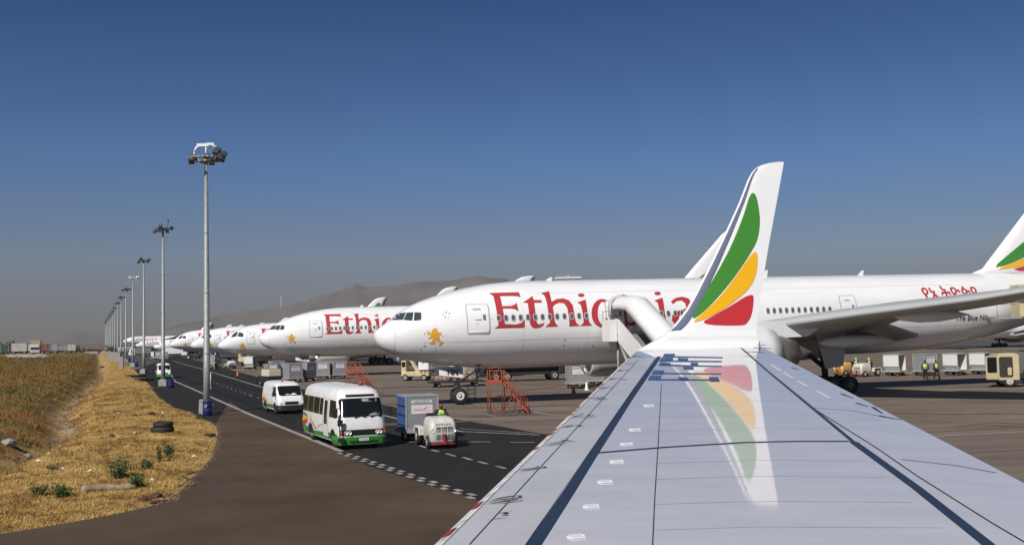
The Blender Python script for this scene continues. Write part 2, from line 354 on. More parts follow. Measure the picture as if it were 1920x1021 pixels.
for k in range(2600):
    y = math.exp(rg.uniform(math.log(26), math.log(120))); ed = k % 3 > 0; d = rg.gauss(.12, .17) if ed else tab(DITCH, y)+rg.gauss(-.2, .8)
    x = tab(EDGE, y)-d; s_ = rg.uniform(.008, .032)*(1 if ed else 1.7); z = verge_z(x, y) if d > 0 else .01; a = rg.uniform(0, 3)
    P = [(x+s_*cos(a+t*1.57)*(1+.4*(t % 2)), y+s_*sin(a+t*1.57), z) for t in range(4)]; gv.add(P+[(x, y, z+s_*.9)], [(0, 1, 4), (1, 2, 4), (2, 3, 4), (3, 0, 4)])
tag(gv.build('gravel', mat('verge_gravel', (.20, .15, .10), .9, col2=(.08, .06, .04), vs=3)), kind='stuff')
def bush(label, u, v, h, r, n, m, group=None):
    p = G(u, v); p.z = verge_z(p.x, p.y)-.02; t = thing('green_shrub', label, 'shrub', p, 0, group)
    lf = MB(); stm = MB()
    for k in range(9):
        a = random.uniform(0, 2*pi); e = Vector((cos(a)*r*.6, sin(a)*r*.6, h*random.uniform(.5, .85))); stm.tube((0, 0, 0), e, .012, .005, 5)
        for j in range(n//6):
            f = random.uniform(.15, 1.05); c = Vector((e.x*f+random.gauss(0, r*.2), e.y*f+random.gauss(0, r*.2), max(.02, e.z*f+random.gauss(0, h*.1)))); s = random.uniform(.02, .05)
            q = Vector((random.gauss(0, 1), random.gauss(0, 1), random.gauss(.4, .7))).normalized(); w = q.orthogonal().normalized()
            lf.add([c-w*s*.5, c+q.cross(w)*s*1.3, c+w*s*.5, c-q.cross(w)*s*1.3], [(0, 1, 2, 3)])
    stm.build('stem', mat('shrub_stem', (.10, .08, .04), .9), t); lf.build('foliage', m, t)
SHG = mat('shrub_leaves', (.13, .155, .055), .8, col2=(.06, .085, .028), vs=5, spec=.2)
for a in (('tall grey green shrub, largest on the dry grass bank', 220, 905, .85, .5, 620), ('small round shrub right of the largest green shrub', 274, 888, .42, .33, 330), ('upright shrub nearest the stacked tyres', 316, 862, .68, .3, 420),
          ('low green shrub beside the rubble at the taxiway edge', 259, 921, .52, .4, 420), ('thin spindly weed left of the upright shrub', 299, 872, .75, .16, 150), ('flat dark green shrub near the left end of the grass', 117, 945, .45, .45, 460),
          ('small pale shrub at the lower left corner of the grass', 72, 943, .38, .3, 260), ('small weed tuft against the foot of the nearest light pole', 371, 784, .4, .3, 200), ('low weed clump far left of the largest shrub', 100, 892, .25, .3, 140)):
    bush(a[0], a[1], a[2], a[3], a[4], a[5], SHG, 'green shrubs on the verge')
# hills
HM = mat('hillside', (.085, .078, .072), .95, col2=(.175, .155, .14), vs=.0035, bump=.9, bs=.008)
def hill(name, prof, dist, depth, base=-1, seed=0):
    rows = 30; nx = 220; V = []; Fc = []; us = [prof[0][0]+(prof[-1][0]-prof[0][0])*i/(nx-1) for i in range(nx)]
    for j in range(rows):
        t = j/(rows-1); yy = dist+depth*(t-1)
        for i, u in enumerate(us):
            top = PY(u, tab(prof, u), dist).z; p = PY(u, 640, yy)
            hh = top*sm(t)**.9 if t < 1 else top
            hh += (48*noise.fractal(Vector((p.x*.004, yy*.0022, seed)), 1, 2, 5)-26*abs(noise.noise(Vector((p.x*.0055, yy*.0012, seed+4)))))*t*(1-.75*t)*1.6+(9*noise.fractal(Vector((p.x*.03, 0, seed)), 1, 2, 3) if t == 1 else 0)
            V.append((p.x, yy, max(base, hh) if t > 0 else base))
    for j in range(rows-1):
        for i in range(nx-1): Fc.append((j*nx+i, j*nx+i+1, (j+1)*nx+i+1, (j+1)*nx+i))
    n0 = len(V)
    for i in range(nx): V.append((V[(rows-1)*nx+i][0], dist+depth, base))
    for i in range(nx-1): Fc.append(((rows-1)*nx+i, (rows-1)*nx+i+1, n0+i+1, n0+i))
    return tag(MB().add(V, Fc, 0, True).build(name, HM), kind='structure')
hill('mountain', [(200, 645), (262, 628), (330, 612), (380, 600), (440, 590), (520, 578), (560, 564), (600, 554), (640, 546), (668, 535), (690, 541), (720, 541), (760, 534), (800, 530), (850, 525), (905, 519), (930, 526), (980, 534), (1040, 552), (1110, 575), (1200, 596), (1330, 612), (1450, 618)], 4700, 1600, seed=2)
hill('hills', [(0, 652), (20, 648), (60, 637), (100, 630), (140, 623), (180, 626), (230, 633), (300, 622), (350, 618), (420, 640)], 7000, 1200, seed=9)
# ------------------------------------------------------------------ the wing of the aircraft we sit in
PSI = R(16)
CV = Vector((cos(PSI), sin(PSI), 0)); BV = Vector((-sin(PSI), cos(PSI), 0)); DH = R(5.5)
SP = BV*cos(DH)+Vector((0, 0, sin(DH))); WN = CV.cross(SP).normalized()
P0 = PY(1310, 652, 15.0)
wing = thing('aircraft_wing', 'pale grey airliner wing in the foreground ending in an upturned white winglet with striped feathers', 'aircraft wing', P0)
def Wp(c, d, h=0): return CV*c+SP*d+WN*h                  # chordwise, spanwise, above the skin; relative to P0
def px2w(u, v, h=0):
    d = ray(u, v); C = Vector((0, 0, H)); t = (P0+WN*h-C).dot(WN)/d.dot(WN); q = C+d*t-P0; return q.dot(CV), q.dot(SP)
def le(d): return -1.1305+(d+.305)*.5425-.0125*abs(min(0, d))
def te(d): return 1.0+(d-.075)*.3215
WSKIN = mat('wing_grey_paint', (.565, .565, .60), .04, var=.09, vs=1.6, spec=.5, ior=1.9, bump=.012, bs=2.5, stretch=(1, 3, 1))
SLAT = mat('slat_grey_paint', (.52, .52, .53), .25, var=.12, vs=1.5)
SEAM = mat('dark_seam', (.025, .04, .07), .45, var=.2)
SEAL = mat('thin_dark_joint', (.04, .035, .035), .6)
CHORDP = [(0, -.030, -.030), (.004, -.018, -.042), (.012, -.009, -.052), (.03, -.002, -.068), (.07, 0, -.09), (.25, 0, -.125), (.55, 0, -.10), (.8, 0, -.05), (1, 0, -.008)]
def wring(d, LE, TE, N, base=None, thin=1.0, pr=CHORDP, lim=(0, 1)):
    c = (TE-LE); L = c.length; up = [LE+c*f+N*(zt*L*thin) for f, zt, zb in pr]; lo = [LE+c*f+N*(zb*L*thin) for f, zt, zb in reversed(pr)]
    return up+lo[:-1] if True else up
ring = []
for d in [-13, -11, -9, -7, -5, -3, -2, -1.2, -.6, -.3, -.10]:
    ring.append(wring(d, Wp(le(d), d), Wp(te(d), d), WN))
wpo = MB().loft(ring).build('wing_panel', WSKIN, wing); es_ = wpo.modifiers.new('edge_split', 'EDGE_SPLIT'); es_.split_angle = R(3.5)
# winglet: shape measured in its own plane (chord c, height w), canted outwards a little
CANT = R(22); UP = Vector((0, 0, 1))*cos(CANT)+BV*sin(CANT); WLN = CV.cross(UP)
O1 = BV*.10
def px2l(u, v, off=0):
    d = ray(u, v); C = Vector((0, 0, H)); nn = WLN; t = (P0+O1-nn*off*-1-C).dot(nn)/d.dot(nn); q = C+d*t-P0-O1; return q.dot(CV), q.dot(UP)
def Lp(c, w, off=0): return O1+CV*c+UP*w-WLN*off*-1
tl = [px2l(*p) for p in ((1205, 648), (1236, 634), (1262, 612), (1285, 582), (1300, 556), (1330, 498), (1360, 436), (1385, 381), (1402, 337), (1409, 324), (1416, 316), (1427, 310), (1442, 306), (1460, 303.5))]
tt = [px2l(*p) for p in ((1414, 640), (1425, 560), (1440, 466), (1455, 385), (1470, 303))]
LT = [(w, c) for c, w in tl]; TT = [(w, c) for c, w in tt]
def wl_le(w): return tab(LT, w)
def wl_te(w): return tab(TT, w)
rings = []
n_side = CV.cross(UP)                                     # towards the far side or us; fixed below
if n_side.dot(Vector((0, 1, 0))) > 0: n_side = -n_side    # face turned to the viewer
WLP = [(0, .0, .0), (.01, .022, -.022), (.04, .04, -.04), (.12, .052, -.052), (.3, .05, -.05), (.6, .03, -.03), (1, .004, -.004)]
w0 = .30
# fillet from wing to winglet
K = 9; dA = -.10
for k in range(K+1):
    t = k/K; a = t*(pi/2-CANT); rad = .21; d = dA+rad*sin(a)*1.0; z = rad*(1-cos(a))
    p_ = SP*d+WN*z
    cA, tA = le(dA), te(dA); s_ = t; w0 = .21*(1-cos(pi/2-CANT))
    LEc = lerp(cA, wl_le(w0), s_**1.2); TEc = lerp(tA, wl_te(w0), s_)
    N = (WN*cos(a)-SP*sin(a))
    pr = [(f, lerp(zt, q[1]*1.0, s_), lerp(zb, q[2], s_)) for (f, zt, zb), q in zip([CHORDP[i] for i in (0, 1, 2, 4, 5, 6, 8)], WLP)]
    pr = [(lerp([CHORDP[i] for i in (0, 1, 2, 4, 5, 6, 8)][j][0], WLP[j][0], s_), a1, a2) for j, (f0, a1, a2) in enumerate(pr)]
    rings.append(wring(0, p_+CV*LEc, p_+CV*TEc, N, pr=pr))
last = p_
for w in sorted([.25, .32, .40, .48, .6, .8, 1.1, 1.4, 1.7, 2.0]+[q[0] for q in LT if q[0] > 2.05]):
    if w < w0+.04: continue
    rings.append(wring(0, Lp(wl_le(w), w), Lp(max(wl_te(w), wl_le(w)+.03), w), n_side, pr=WLP))
WLM = mat('winglet_white_paint', (.80, .80, .80), .3, coat=.3, var=.04, vs=1)
wlo = MB().loft(rings).build('winglet', WLM, wing); es_ = wlo.modifiers.new('edge_split', 'EDGE_SPLIT'); es_.split_angle = R(24)
wlet = [o for o in wing.children if o.name.startswith('winglet')][0]
def half_thick(c, w):
    L = wl_te(w)-wl_le(w); f = (c-wl_le(w))/max(L, .05); f = max(0, min(1, f)); return tab([(a, b) for a, b, _ in WLP], f)*L
def fil(w): return .21-sqrt(max(0, .21**2-max(0, .21-max(w, 0))**2))
def wl_map(c, w): return Lp(c, w)+n_side*(half_thick(c, w)+.007+fil(w)*1.02)
def wl_mapb(c, w): return Lp(c, w)-n_side*(half_thick(c, w)+.006)
def zb(P): return [px2l(1160+x/2.553, 280+y/2.553) for x, y in P]
FEATH = {'green': [(332, 830), (390, 722), (470, 585), (530, 475), (590, 330), (615, 245), (628, 218), (640, 212), (655, 228), (668, 290), (674, 350), (665, 425), (640, 480), (560, 600), (470, 712), (390, 792)],
         'yellow': [(335, 842), (400, 785), (480, 712), (560, 605), (620, 520), (645, 494), (656, 492), (663, 512), (660, 580), (640, 640), (600, 692), (500, 768), (410, 818)],
         'red': [(370, 846), (450, 800), (540, 748), (600, 708), (632, 697), (641, 700), (644, 718), (636, 790), (615, 830), (590, 847)]}
FGREEN = mat('feather_green', (.06, .24, .035), .3, coat=.3); FYEL = mat('feather_yellow', (.82, .43, .012), .3, coat=.3); FRED = mat('feather_red', (.52, .035, .04), .3, coat=.3)
FM = {'green': FGREEN, 'yellow': FYEL, 'red': FRED}
gr = [i*.09 for i in range(-5, 32)]
FE = {k: smooth_poly(zb(P), 2) for k, P in FEATH.items()}
for k, P in FE.items():
    patch('%s_feather' % k, [P], wl_map, FM[k], wlet, gr, gr); patch('%s_feather' % k, [P], wl_mapb, FM[k], wlet, gr, gr)
LEM = mat('bare_metal_edge', (.14, .16, .23), .45, metal=.2)
stripe = zb([(643, 97), (660, 96), (600, 222), (522, 380), (432, 580), (352, 730), (285, 828), (240, 868), (252, 845), (312, 750), (392, 592), (462, 450), (548, 275)])
ws_ = [.11]+[.16+.08*i for i in range(40) if .16+.08*i < LT[-1][0]-.12]
def strip_pt(w, k): a = wl_le(w); L = wl_te(w)-a; b0 = .018*L+.012; b1 = b0+lerp(.16, .05, w/2.5); return wl_map(a+lerp(b0, b1, k), w)
mb = MB(); mb.loft([[strip_pt(w, k/4) for w in ws_] for k in range(5)], caps=False, closed=False); mb.build('leading_edge_strip', LEM, wlet)
# fairing bead at the foot of the winglet and the static wicks behind it
def wq(u, v, h=.006): c, d = px2w(u, v, h); return Wp(c, d, h)
for (u0, v0, u1, v1) in ((1408, 644, 1436, 647), (1413, 651, 1447, 653), (1394, 659, 1432, 660)):
    MB().path([wq(u0, v0, .03), wq(u1, v1, .03)], .004).build('static_wick', DARK, wing)
MB().path([wq(1424, 640, .05), wq(1424, 656, .01)], .005).build('static_wick', DARK, wing)
def strip(name, pts, w0, w1, m, h=.003, par=None):        # painted or taped band lying on the skin, width in metres
    P = [Vector((*px2w(u, v), 0)) for u, v in pts]; mb = MB(); n = len(P); L = []; Rr = []
    for i, p in enumerate(P):
        a = P[max(0, i-1)]; b = P[min(n-1, i+1)]; t = (b-a).normalized(); q = Vector((-t.y, t.x, 0)); w = lerp(w0, w1, i/(n-1))/2
        L.append(Wp(*(p+q*w)[:2], h)); Rr.append(Wp(*(p-q*w)[:2], h))
    mb.loft([L, Rr], smooth=False, caps=False, closed=False); return mb.build(name, m, par or wing)
strip('spar_seam', [(985, 1045), (1000, 1021), (1065, 924), (1118, 842), (1180, 748), (1236, 668)], .085, .055, SEAM)
strip('spoiler_seam', [(1880, 1048), (1850, 1018), (1720, 915), (1600, 828)], .075, .065, SEAM)
strip('spoiler_seam', [(1600, 828), (1520, 762), (1440, 696), (1390, 652)], .035, .025, SEAM, .0035)
strip('panel_joint', [(1116, 849), (1250, 838), (1400, 829), (1500, 827), (1592, 827)], .035, .035, SEAM, .0036)
strip('panel_joint', [(1240, 720), (1234, 832), (1228, 925), (1223, 1030)], .006, .006, SEAL)
strip('panel_joint', [(1523, 764), (1640, 837), (1720, 892), (1860, 980), (1945, 1030)], .012, .012, SEAL)
strip('panel_joint', [(1523, 764), (1600, 770), (1660, 782)], .011, .011, SEAL)
strip('panel_joint', [(1690, 861), (1790, 872), (1868, 886)], .011, .011, SEAL)
for k, (u, v) in enumerate(((1005, 905), (1050, 842), (1090, 790))): pass
SLJ = [px2w(*q_) for q_ in ((880, 1021), (1000, 890), (1090, 793), (1175, 698), (1200, 672))]
for y0 in (735, 757, 782, 808, 868, 898, 945, 993): strip('panel_joint', [(1235-(y0-720)*.04, y0), (1420, y0-6), (1470+(y0-735)*1.15, y0-4)], .007, .007, mat('faint_joint', (.46, .46, .475), .15), .002)
# edge strips of the slat: darker band under the leading edge, white tape with red patches
for (a, b) in (((1445, 683), (1465, 696)), ((1469, 698), (1487, 710)), ((1494, 713), (1515, 725)), ((1532, 733), (1556, 747))):
    strip('aileron_tab_edge', [a, b], .035, .035, WLM, .004)
for (a, b) in (((1484, 689), (1499, 693)), ((1577, 738), (1600, 746)), ((1605, 755), (1628, 762)), ((1636, 763), (1655, 775)), ((1648, 779), (1690, 787))): strip('trailing_edge_notch', [a, b], .03, .012, DARK, .004)
# vortex generators
VG = [(1216, 760), (1190, 805), (1174, 832), (1156, 865), (1134, 903), (1108, 949), (1080, 1006)]
for u, v in VG:
    c, d = px2w(u, v); mb = MB(); s = .14
    pts = [(-.10, 0), (-.06, .045), (.085, .045), (.085, -.045), (-.06, -.045)]
    mb.prism([Wp(c+x*.5, d+y*.75, .002) for x, y in pts], WN*.006); mb.box(Wp(c+.042, d, .008), (.008, .008, .008), 0)
    mb.build('vortex_generator', WLM, wing)
# markings near the tip, seen very foreshortened
def zq(P): return [px2w(1120+x/3.295, 630+y/3.295) for x, y in P]
BM = mat('registration_blue', (.06, .11, .24), .6, spec=.1)
bars = [[(415, 109), (480, 109), (478, 124), (405, 124)], [(405, 122), (775, 130), (775, 135), (403, 128)], [(395, 133), (470, 133), (465, 151), (385, 151)], [(495, 135), (560, 137), (562, 150), (500, 149)], [(385, 150), (770, 153), (770, 159), (383, 157)],
        [(390, 164), (455, 166), (450, 175), (384, 174)], [(380, 176), (770, 184), (770, 189), (378, 182)], [(575, 164), (620, 164), (625, 178), (580, 178)], [(528, 188), (592, 190), (597, 206), (533, 205)],
        [(348, 211), (415, 212), (405, 237), (333, 237)], [(390, 226), (765, 231), (765, 236), (390, 233)], [(325, 244), (398, 245), (385, 272), (311, 272)], [(360, 265), (750, 267), (752, 274), (360, 273)], [(498, 253), (555, 254), (566, 275), (506, 275)], [(688, 252), (745, 253), (758, 280), (694, 280)]]
mb = MB()
for b in bars:
    mb.add([Wp(c, d, .0045) for c, d in zq(b)], [tuple(range(len(b)))])
mb.build('registration_mark', BM, wing)
# slat: separate skin a little proud, with bolts, smears, and the taped leading edge
def lez(f, d):                                            # upper surface point at chord fraction f
    L = te(d)-le(d); return CV*(le(d)+f*L)+SP*d+WN*(tab([(a, b) for a, b, _ in CHORDP], f)*L+.003)
spar = [px2w(985, 1045), px2w(1236, 668)]
def spar_c(d): (c0, d0), (c1, d1) = spar; return c0+(c1-c0)*(d-d0)/(d1-d0)
def slatrow(d, n=7, f0=.012): 
    L = te(d)-le(d); f1 = (spar_c(d)-.05-le(d))/L; return [lez(f0+(f1-f0)*i/(n-1), d) for i in range(n)]
mb = MB(); mb.loft([slatrow(d) for d in [-11+i*.5 for i in range(21)]], caps=False, closed=False); mb.build('slat', SLAT, wing)
mb = MB(); cols_ = [[], []]
for (c0, d0), (c1, d1) in zip(SLJ, SLJ[1:]):
    for k in range(6):
        c, d = lerp(c0, c1, k/6), lerp(d0, d1, k/6)
        for j, o_ in enumerate((-.004, .004)): cols_[j].append(lez((c+o_-le(d))/(te(d)-le(d)), d)+WN*.0015)
mb.loft(cols_, smooth=False, caps=False, closed=False); mb.build('panel_joint', SEAL, wing)
smear = mat('oily_smear', (.20, .195, .19), .35, var=.35, vs=9); dk = mat('dark_fastener', (.03, .028, .028), .5)
rnd = random.Random(4)
for i in range(14):
    d = -9.4+i*.66+rnd.uniform(-.25, .25); L = te(d)-le(d); fb = (spar_c(d)-.30-le(d))/L; c = le(d)+fb*L
    bolts = MB()
    for j in range(rnd.randint(4, 12)):
        ln = rnd.uniform(.05, .42)*rnd.random()**.5; wd = rnd.uniform(.003, .016); o = rnd.gauss(0, .05); sl_ = -rnd.uniform(.05, .3)
        a = rnd.gauss(0, .03); q = [(c+a, d+o-wd*.3), (c+a-ln*.4, d+o+wd+sl_*ln*.4), (c+a-ln, d+o+sl_*ln), (c+a-ln*.5, d+o-wd+sl_*ln*.5)]
        smm = MB(); smm.add([lez(max(.035, (x-le(y))/(te(y)-le(y))), y)+WN*(.002+j*.0003) for x, y in q], [(0, 1, 2, 3)]).build('grease_smear', smear, wing)
    bolts.add([lez((x-le(y))/(te(y)-le(y)), y)+WN*.006 for x, y in ell(c, d, rnd.uniform(.008, .016), rnd.uniform(.008, .02), 8)], [tuple(range(8))])
    bolts.build('slat_fastener', dk, wing)
tape = MB()
for i in range(60):
    d0 = -10.4+i*.17; d1 = d0+.17
    f = lambda d, k: lez(k, d)+WN*.002
    for a, b in ((.010, .018), (.018, .032)): tape.add([f(d0, a), f(d1, a), f(d1, b), f(d0, b)], [(0, 1, 2, 3)])
    if rnd.random() < .22:
        L = rnd.uniform(.06, .14); MB().add([lez(.014, d0)+WN*.006, lez(.014, d0+L)+WN*.006, lez(.026, d0+L)+WN*.006, lez(.026, d0)+WN*.006], [(0, 1, 2, 3)]).build('red_tape_patch', RED, wing)
tape.build('leading_edge_tape', mat('worn_white_tape', (.72, .68, .66), .4, var=.5, vs=9), wing)
# ------------------------------------------------------------------ parked jets
EPS = R(.62)
J7 = dict(L=63.7, R=3.1, nose=4.87, top=8.55, bot=2.34,
  up=[(0, 0), (.04, .18), (.1, .32), (.44, .66), (.98, .98), (1.6, 1.5), (2.0, 1.76), (2.9, 2.24), (4.4, 2.74), (5.7, 3.08), (7, 3.34), (8.3, 3.53), (9.9, 3.65), (12, 3.68), (48, 3.68), (52, 3.62), (58, 3.45), (63, 3.0), (63.7, 2.6)],
  dn=[(0, 0), (.04, -.18), (.2, -.55), (.6, -.95), (1.4, -1.4), (2.0, -1.62), (3.2, -1.87), (4.4, -2.07), (6.2, -2.33), (8, -2.48), (10, -2.53), (39, -2.53), (43.5, -2.4), (47, -2.08), (50.5, -1.5), (54, -.7), (58, .5), (63, 1.9), (63.7, 2.3)],
  w=[(0, 0), (.05, .22), (.15, .42), (.44, .8), (.98, 1.2), (2, 1.72), (3, 2.12), (4.4, 2.52), (5.8, 2.8), (7.2, 2.98), (9.5, 3.09), (11, 3.1), (40, 3.1), (46, 2.9), (51, 2.4), (56, 1.7), (61, .9), (63, .45), (63.7, .12)])
J8 = dict(L=56.7, R=2.9, nose=3.75, top=7.55, bot=1.8,
  up=[(0, 0), (.08, .3), (.3, .62), (.95, 1.15), (1.6, 1.7), (2.55, 2.4), (3.65, 2.95), (4.9, 3.35), (7.3, 3.68), (9.7, 3.8), (42, 3.8), (48, 3.7), (55, 3.3), (56.7, 2.8)],
  dn=[(0, 0), (.08, -.22), (.3, -.45), (.9, -.8), (2.5, -1.2), (4.9, -1.6), (7.5, -1.85), (10, -1.95), (36, -1.95), (42, -1.6), (48, -.3), (54, 1.6), (56.7, 2.5)],
  w=[(0, 0), (.08, .35), (.3, .75), (.95, 1.25), (1.8, 1.75), (3, 2.2), (5, 2.6), (7.5, 2.83), (10, 2.89), (38, 2.89), (45, 2.4), (51, 1.5), (55, .6), (56.7, .15)])
def prof(J, s): return J['nose']+tab(J['up'], s), J['nose']+tab(J['dn'], s), tab(J['w'], s)
def yside(J, s, z):
    t, b, w = prof(J, s); m = (t+b)/2; h = max(.01, (t-b)/2); q = (z-m)/h; return w*sqrt(max(0, 1-q*q))
def smap(J, off=.015, side=-1): return lambda s, z: (s, side*(yside(J, s, z)+off), z)
def fin_rows(rows, mb, th=.05):
    rings = []
    for z, a, b in rows:
        c = b-a; up = [(a+c*f, t*c*th/.05, z) for f, t in ((0, 0), (.03, .02), (.12, .038), (.35, .05), (.7, .028), (1, .003))]; lo = [(x, -y, zz) for x, y, zz in reversed(up)]
        rings.append(up+lo[1:-1])
    mb.loft(rings)
def wing_rows(rows, mb, side, th=.10):
    rings = []
    for row_ in rows:
        l, a, b, z = row_[:4]; zt_ = row_[4] if len(row_) > 4 else z; c = b-a; up = [(f, t) for f, t in ((0, 0), (.02, .022), (.08, .042), (.3, .06), (.6, .045), (1, .005))]; lo = [(.6, -.03), (.3, -.05), (.08, -.035), (.02, -.018)]
        rings.append([(a+c*f, side*l, lerp(z, zt_, f)+t*c*th/.10) for f, t in up+lo])
    mb.loft(rings)
def wheel(mb, c, r, w, hub=True, ax='Y'):
    x, y, z = c; mb.lathe([(-w/2, r*.55), (-w/2, r*.86), (-w*.38, r*.97), (0, r), (w*.38, r*.97), (w/2, r*.86), (w/2, r*.55)], c, ax, 22, 0)
    mb.lathe([(-w*.44, .001), (-w*.44, r*.56)], c, ax, 18, 1); mb.lathe([(w*.44, .001), (w*.44, r*.56)], c, ax, 18, 1)
    for sg in (-1, 1): mb.lathe([(sg*w*.47, r*.2), (sg*w*.52, r*.2), (sg*w*.52, .001)], c, ax, 12, 1); mb.lathe([(sg*w*.51, r*.34), (sg*w*.51, r*.50)], c, ax, 16, 2)
RIM = mat('wheel_rim', (.55, .55, .54), .4, metal=.2); HUB = mat('wheel_hub_dark', (.2, .2, .2), .5)
UNDER = mat('wing_underside_grey', (.40, .41, .41), .4, var=.1, vs=.3)
NAC = mat('nacelle_white', (.72, .73, .74), .3, coat=.3, var=.05); EXH = mat('exhaust_metal', (.32, .29, .26), .4, metal=.7, var=.2)
LIP = mat('inlet_lip_metal', (.6, .6, .6), .25, metal=.9)
# title lettering, outlines in pixels of an enlarged crop of the near jet
TITLE = [[(160, 213), (404, 206), (420, 250), (398, 240), (345, 236), (250, 238), (268, 320), (345, 318), (372, 306), (385, 292), (402, 364), (375, 345), (340, 339), (273, 339), (290, 466), (380, 471), (425, 458), (455, 428), (452, 497), (205, 503), (238, 480), (228, 400), (208, 290), (196, 240)],
  [(438, 289), (470, 270), (515, 237), (528, 270), (590, 271), (592, 292), (530, 293), (542, 400), (550, 450), (565, 470), (590, 466), (612, 456), (606, 478), (580, 495), (545, 503), (515, 495), (498, 470), (490, 425), (478, 297)],
  [(585, 213), (652, 198), (672, 285), (715, 262), (765, 257), (812, 271), (845, 310), (858, 380), (868, 440), (882, 466), (905, 482), (818, 487), (815, 420), (800, 335), (775, 298), (735, 292), (695, 310), (682, 332), (700, 452), (727, 487), (622, 492), (660, 455), (645, 370), (630, 280), (615, 236)],
  [(882, 290), (950, 266), (968, 380), (980, 450), (1006, 480), (908, 484), (935, 455), (925, 370), (910, 308)], ell(915, 231, 27, 15, 16),
  ell(1085, 378, 86, 117), ell(1092, 378, 42, 92),
  [(1195, 292), (1262, 262), (1270, 290), (1310, 262), (1360, 258), (1405, 290), (1425, 350), (1415, 430), (1370, 478), (1310, 482), (1295, 470), (1305, 560), (1335, 590), (1230, 592), (1255, 560), (1235, 400), (1222, 315)], [(1276, 320), (1292, 440), (1320, 458), (1360, 440), (1378, 380), (1368, 320), (1340, 290), (1300, 295)],
  [(1512, 275), (1580, 250), (1598, 370), (1612, 440), (1640, 470), (1540, 474), (1567, 440), (1555, 355), (1540, 292)], ell(1540, 217, 27, 15, 16),
  [(1648, 282), (1690, 252), (1745, 243), (1795, 258), (1818, 300), (1835, 400), (1850, 440), (1880, 462), (1800, 466), (1792, 440), (1740, 474), (1690, 474), (1658, 440), (1660, 395), (1700, 362), (1775, 338), (1765, 295), (1735, 275), (1695, 280), (1665, 305)], [(1780, 365), (1725, 385), (1712, 415), (1725, 440), (1760, 438), (1788, 415)],
  [(1905, 272), (1970, 245), (1980, 275), (2020, 248), (2070, 245), (2110, 270), (2125, 330), (2140, 430), (2165, 460), (2075, 464), (2090, 430), (2075, 325), (2055, 285), (2020, 285), (1990, 310), (2005, 430), (2035, 464), (1935, 468), (1960, 430), (1948, 345), (1930, 290)]]
NEAR_O = PY(702, 632, 73.8); NEAR_O.z = 0
def local_ray(u, v):
    d = ray(u, v); C = Vector((0, 0, H))-NEAR_O
    rot = (Matrix.Rotation(PSI, 3, 'Z') @ Matrix.Rotation(-EPS, 3, 'Y')).transposed(); return rot @ C, rot @ d
def px2s(u, v, J=J7):                                     # pixel of the near jet -> (s, z) on its near side
    C, d = local_ray(u, v); l = -3.0
    for _ in range(8):
        t = (l-C.y)/d.y; s, z = C.x+d.x*t, C.z+d.z*t; l = -yside(J, s, z)*.6+l*.4 if _ < 7 else l
    return s, z
def crop(P, x0, y0, k): return [px2s(x0+x/k, y0+y/k) for x, y in P]
TSZ = [crop(P, 880, 500, 4.364) for P in TITLE]
T_S0 = TSZ[0][0][0]
DOOR = mat('door_outline_grey', (.38, .385, .39), .4); PANEL = mat('panel_dark_grey', (.16, .165, .17), .4)
CW = mat('cockpit_glass', (.045, .06, .065), .08, coat=.4)
ZG = [3+.25*i for i in range(24)]
def door(par, J, s0, z0, s1, z1):
    fm, fo = smap(J, .012), smap(J, .03)
    o = patch('door', [rrect2(s0, z0, s1, z1, .16)], fo, JETW, par, (), ZG)
    patch('door_outline', [rrect2(s0-.07, z0-.11, s1+.07, z1+.05, .2)], fm, DOOR, o, (), ZG)
    w, h = s1-s0, z1-z0; fd = smap(J, .036)
    patch('door_window', [rrect2(s0+.72*w, z0+.44*h, s0+.86*w, z0+.64*h, .05)], fd, PANEL, o); patch('door_sign', [rrect2(s0+.27*w, z0+.80*h, s0+.65*w, z0+.86*h, .03)], fd, DOOR, o)
    patch('door_handle', [rrect2(s0+.35*w, z0+.44*h, s0+.65*w, z0+.47*h, .01)], fd, PANEL, o); patch('door_handle', [rrect2(s0+.4*w, z0+.30*h, s0+.5*w, z0+.33*h, .01)], fd, DOOR, o)
def map3(src, dst):                                       # affine map from three point pairs
    A = Matrix([[p[0], p[1], 1] for p in src]); B = A.inverted()
    cx_, cz = B @ Vector([p[0] for p in dst]), B @ Vector([p[1] for p in dst])
    return lambda p: (cx_.dot(Vector((p[0], p[1], 1))), cz.dot(Vector((p[0], p[1], 1))))
SRC = [zb([(332, 836)])[0], zb([(638, 212)])[0], zb([(625, 840)])[0]]
LION = [[(515, 572), (535, 560), (548, 590), (552, 560), (562, 545), (570, 532), (590, 530), (603, 540), (606, 560), (618, 590), (622, 615), (625, 640), (650, 648), (655, 662), (640, 664), (637, 682), (612, 684), (622, 668), (618, 652), (590, 640), (578, 640), (585, 660), (575, 672), (545, 672), (560, 655), (552, 640), (570, 632), (560, 618), (530, 628), (522, 616), (545, 605), (540, 590), (520, 590)],
        [(608, 572), (632, 566), (648, 580), (650, 600), (636, 622), (644, 632), (628, 630), (626, 618), (640, 600), (636, 584), (622, 578)], [(505, 560), (520, 556), (534, 572), (528, 580)], [(540, 660), (552, 655), (548, 672), (536, 672)], [(655, 612), (648, 600), (658, 596)]]
STAR = [[(672, 392), (684, 384), (680, 410)], [(700, 404), (717, 396), (706, 412)], [(696, 428), (710, 442), (694, 436)], [(664, 440), (672, 424), (678, 440)], [(645, 404), (664, 414), (652, 418)]]
def stencil(o):
    pass
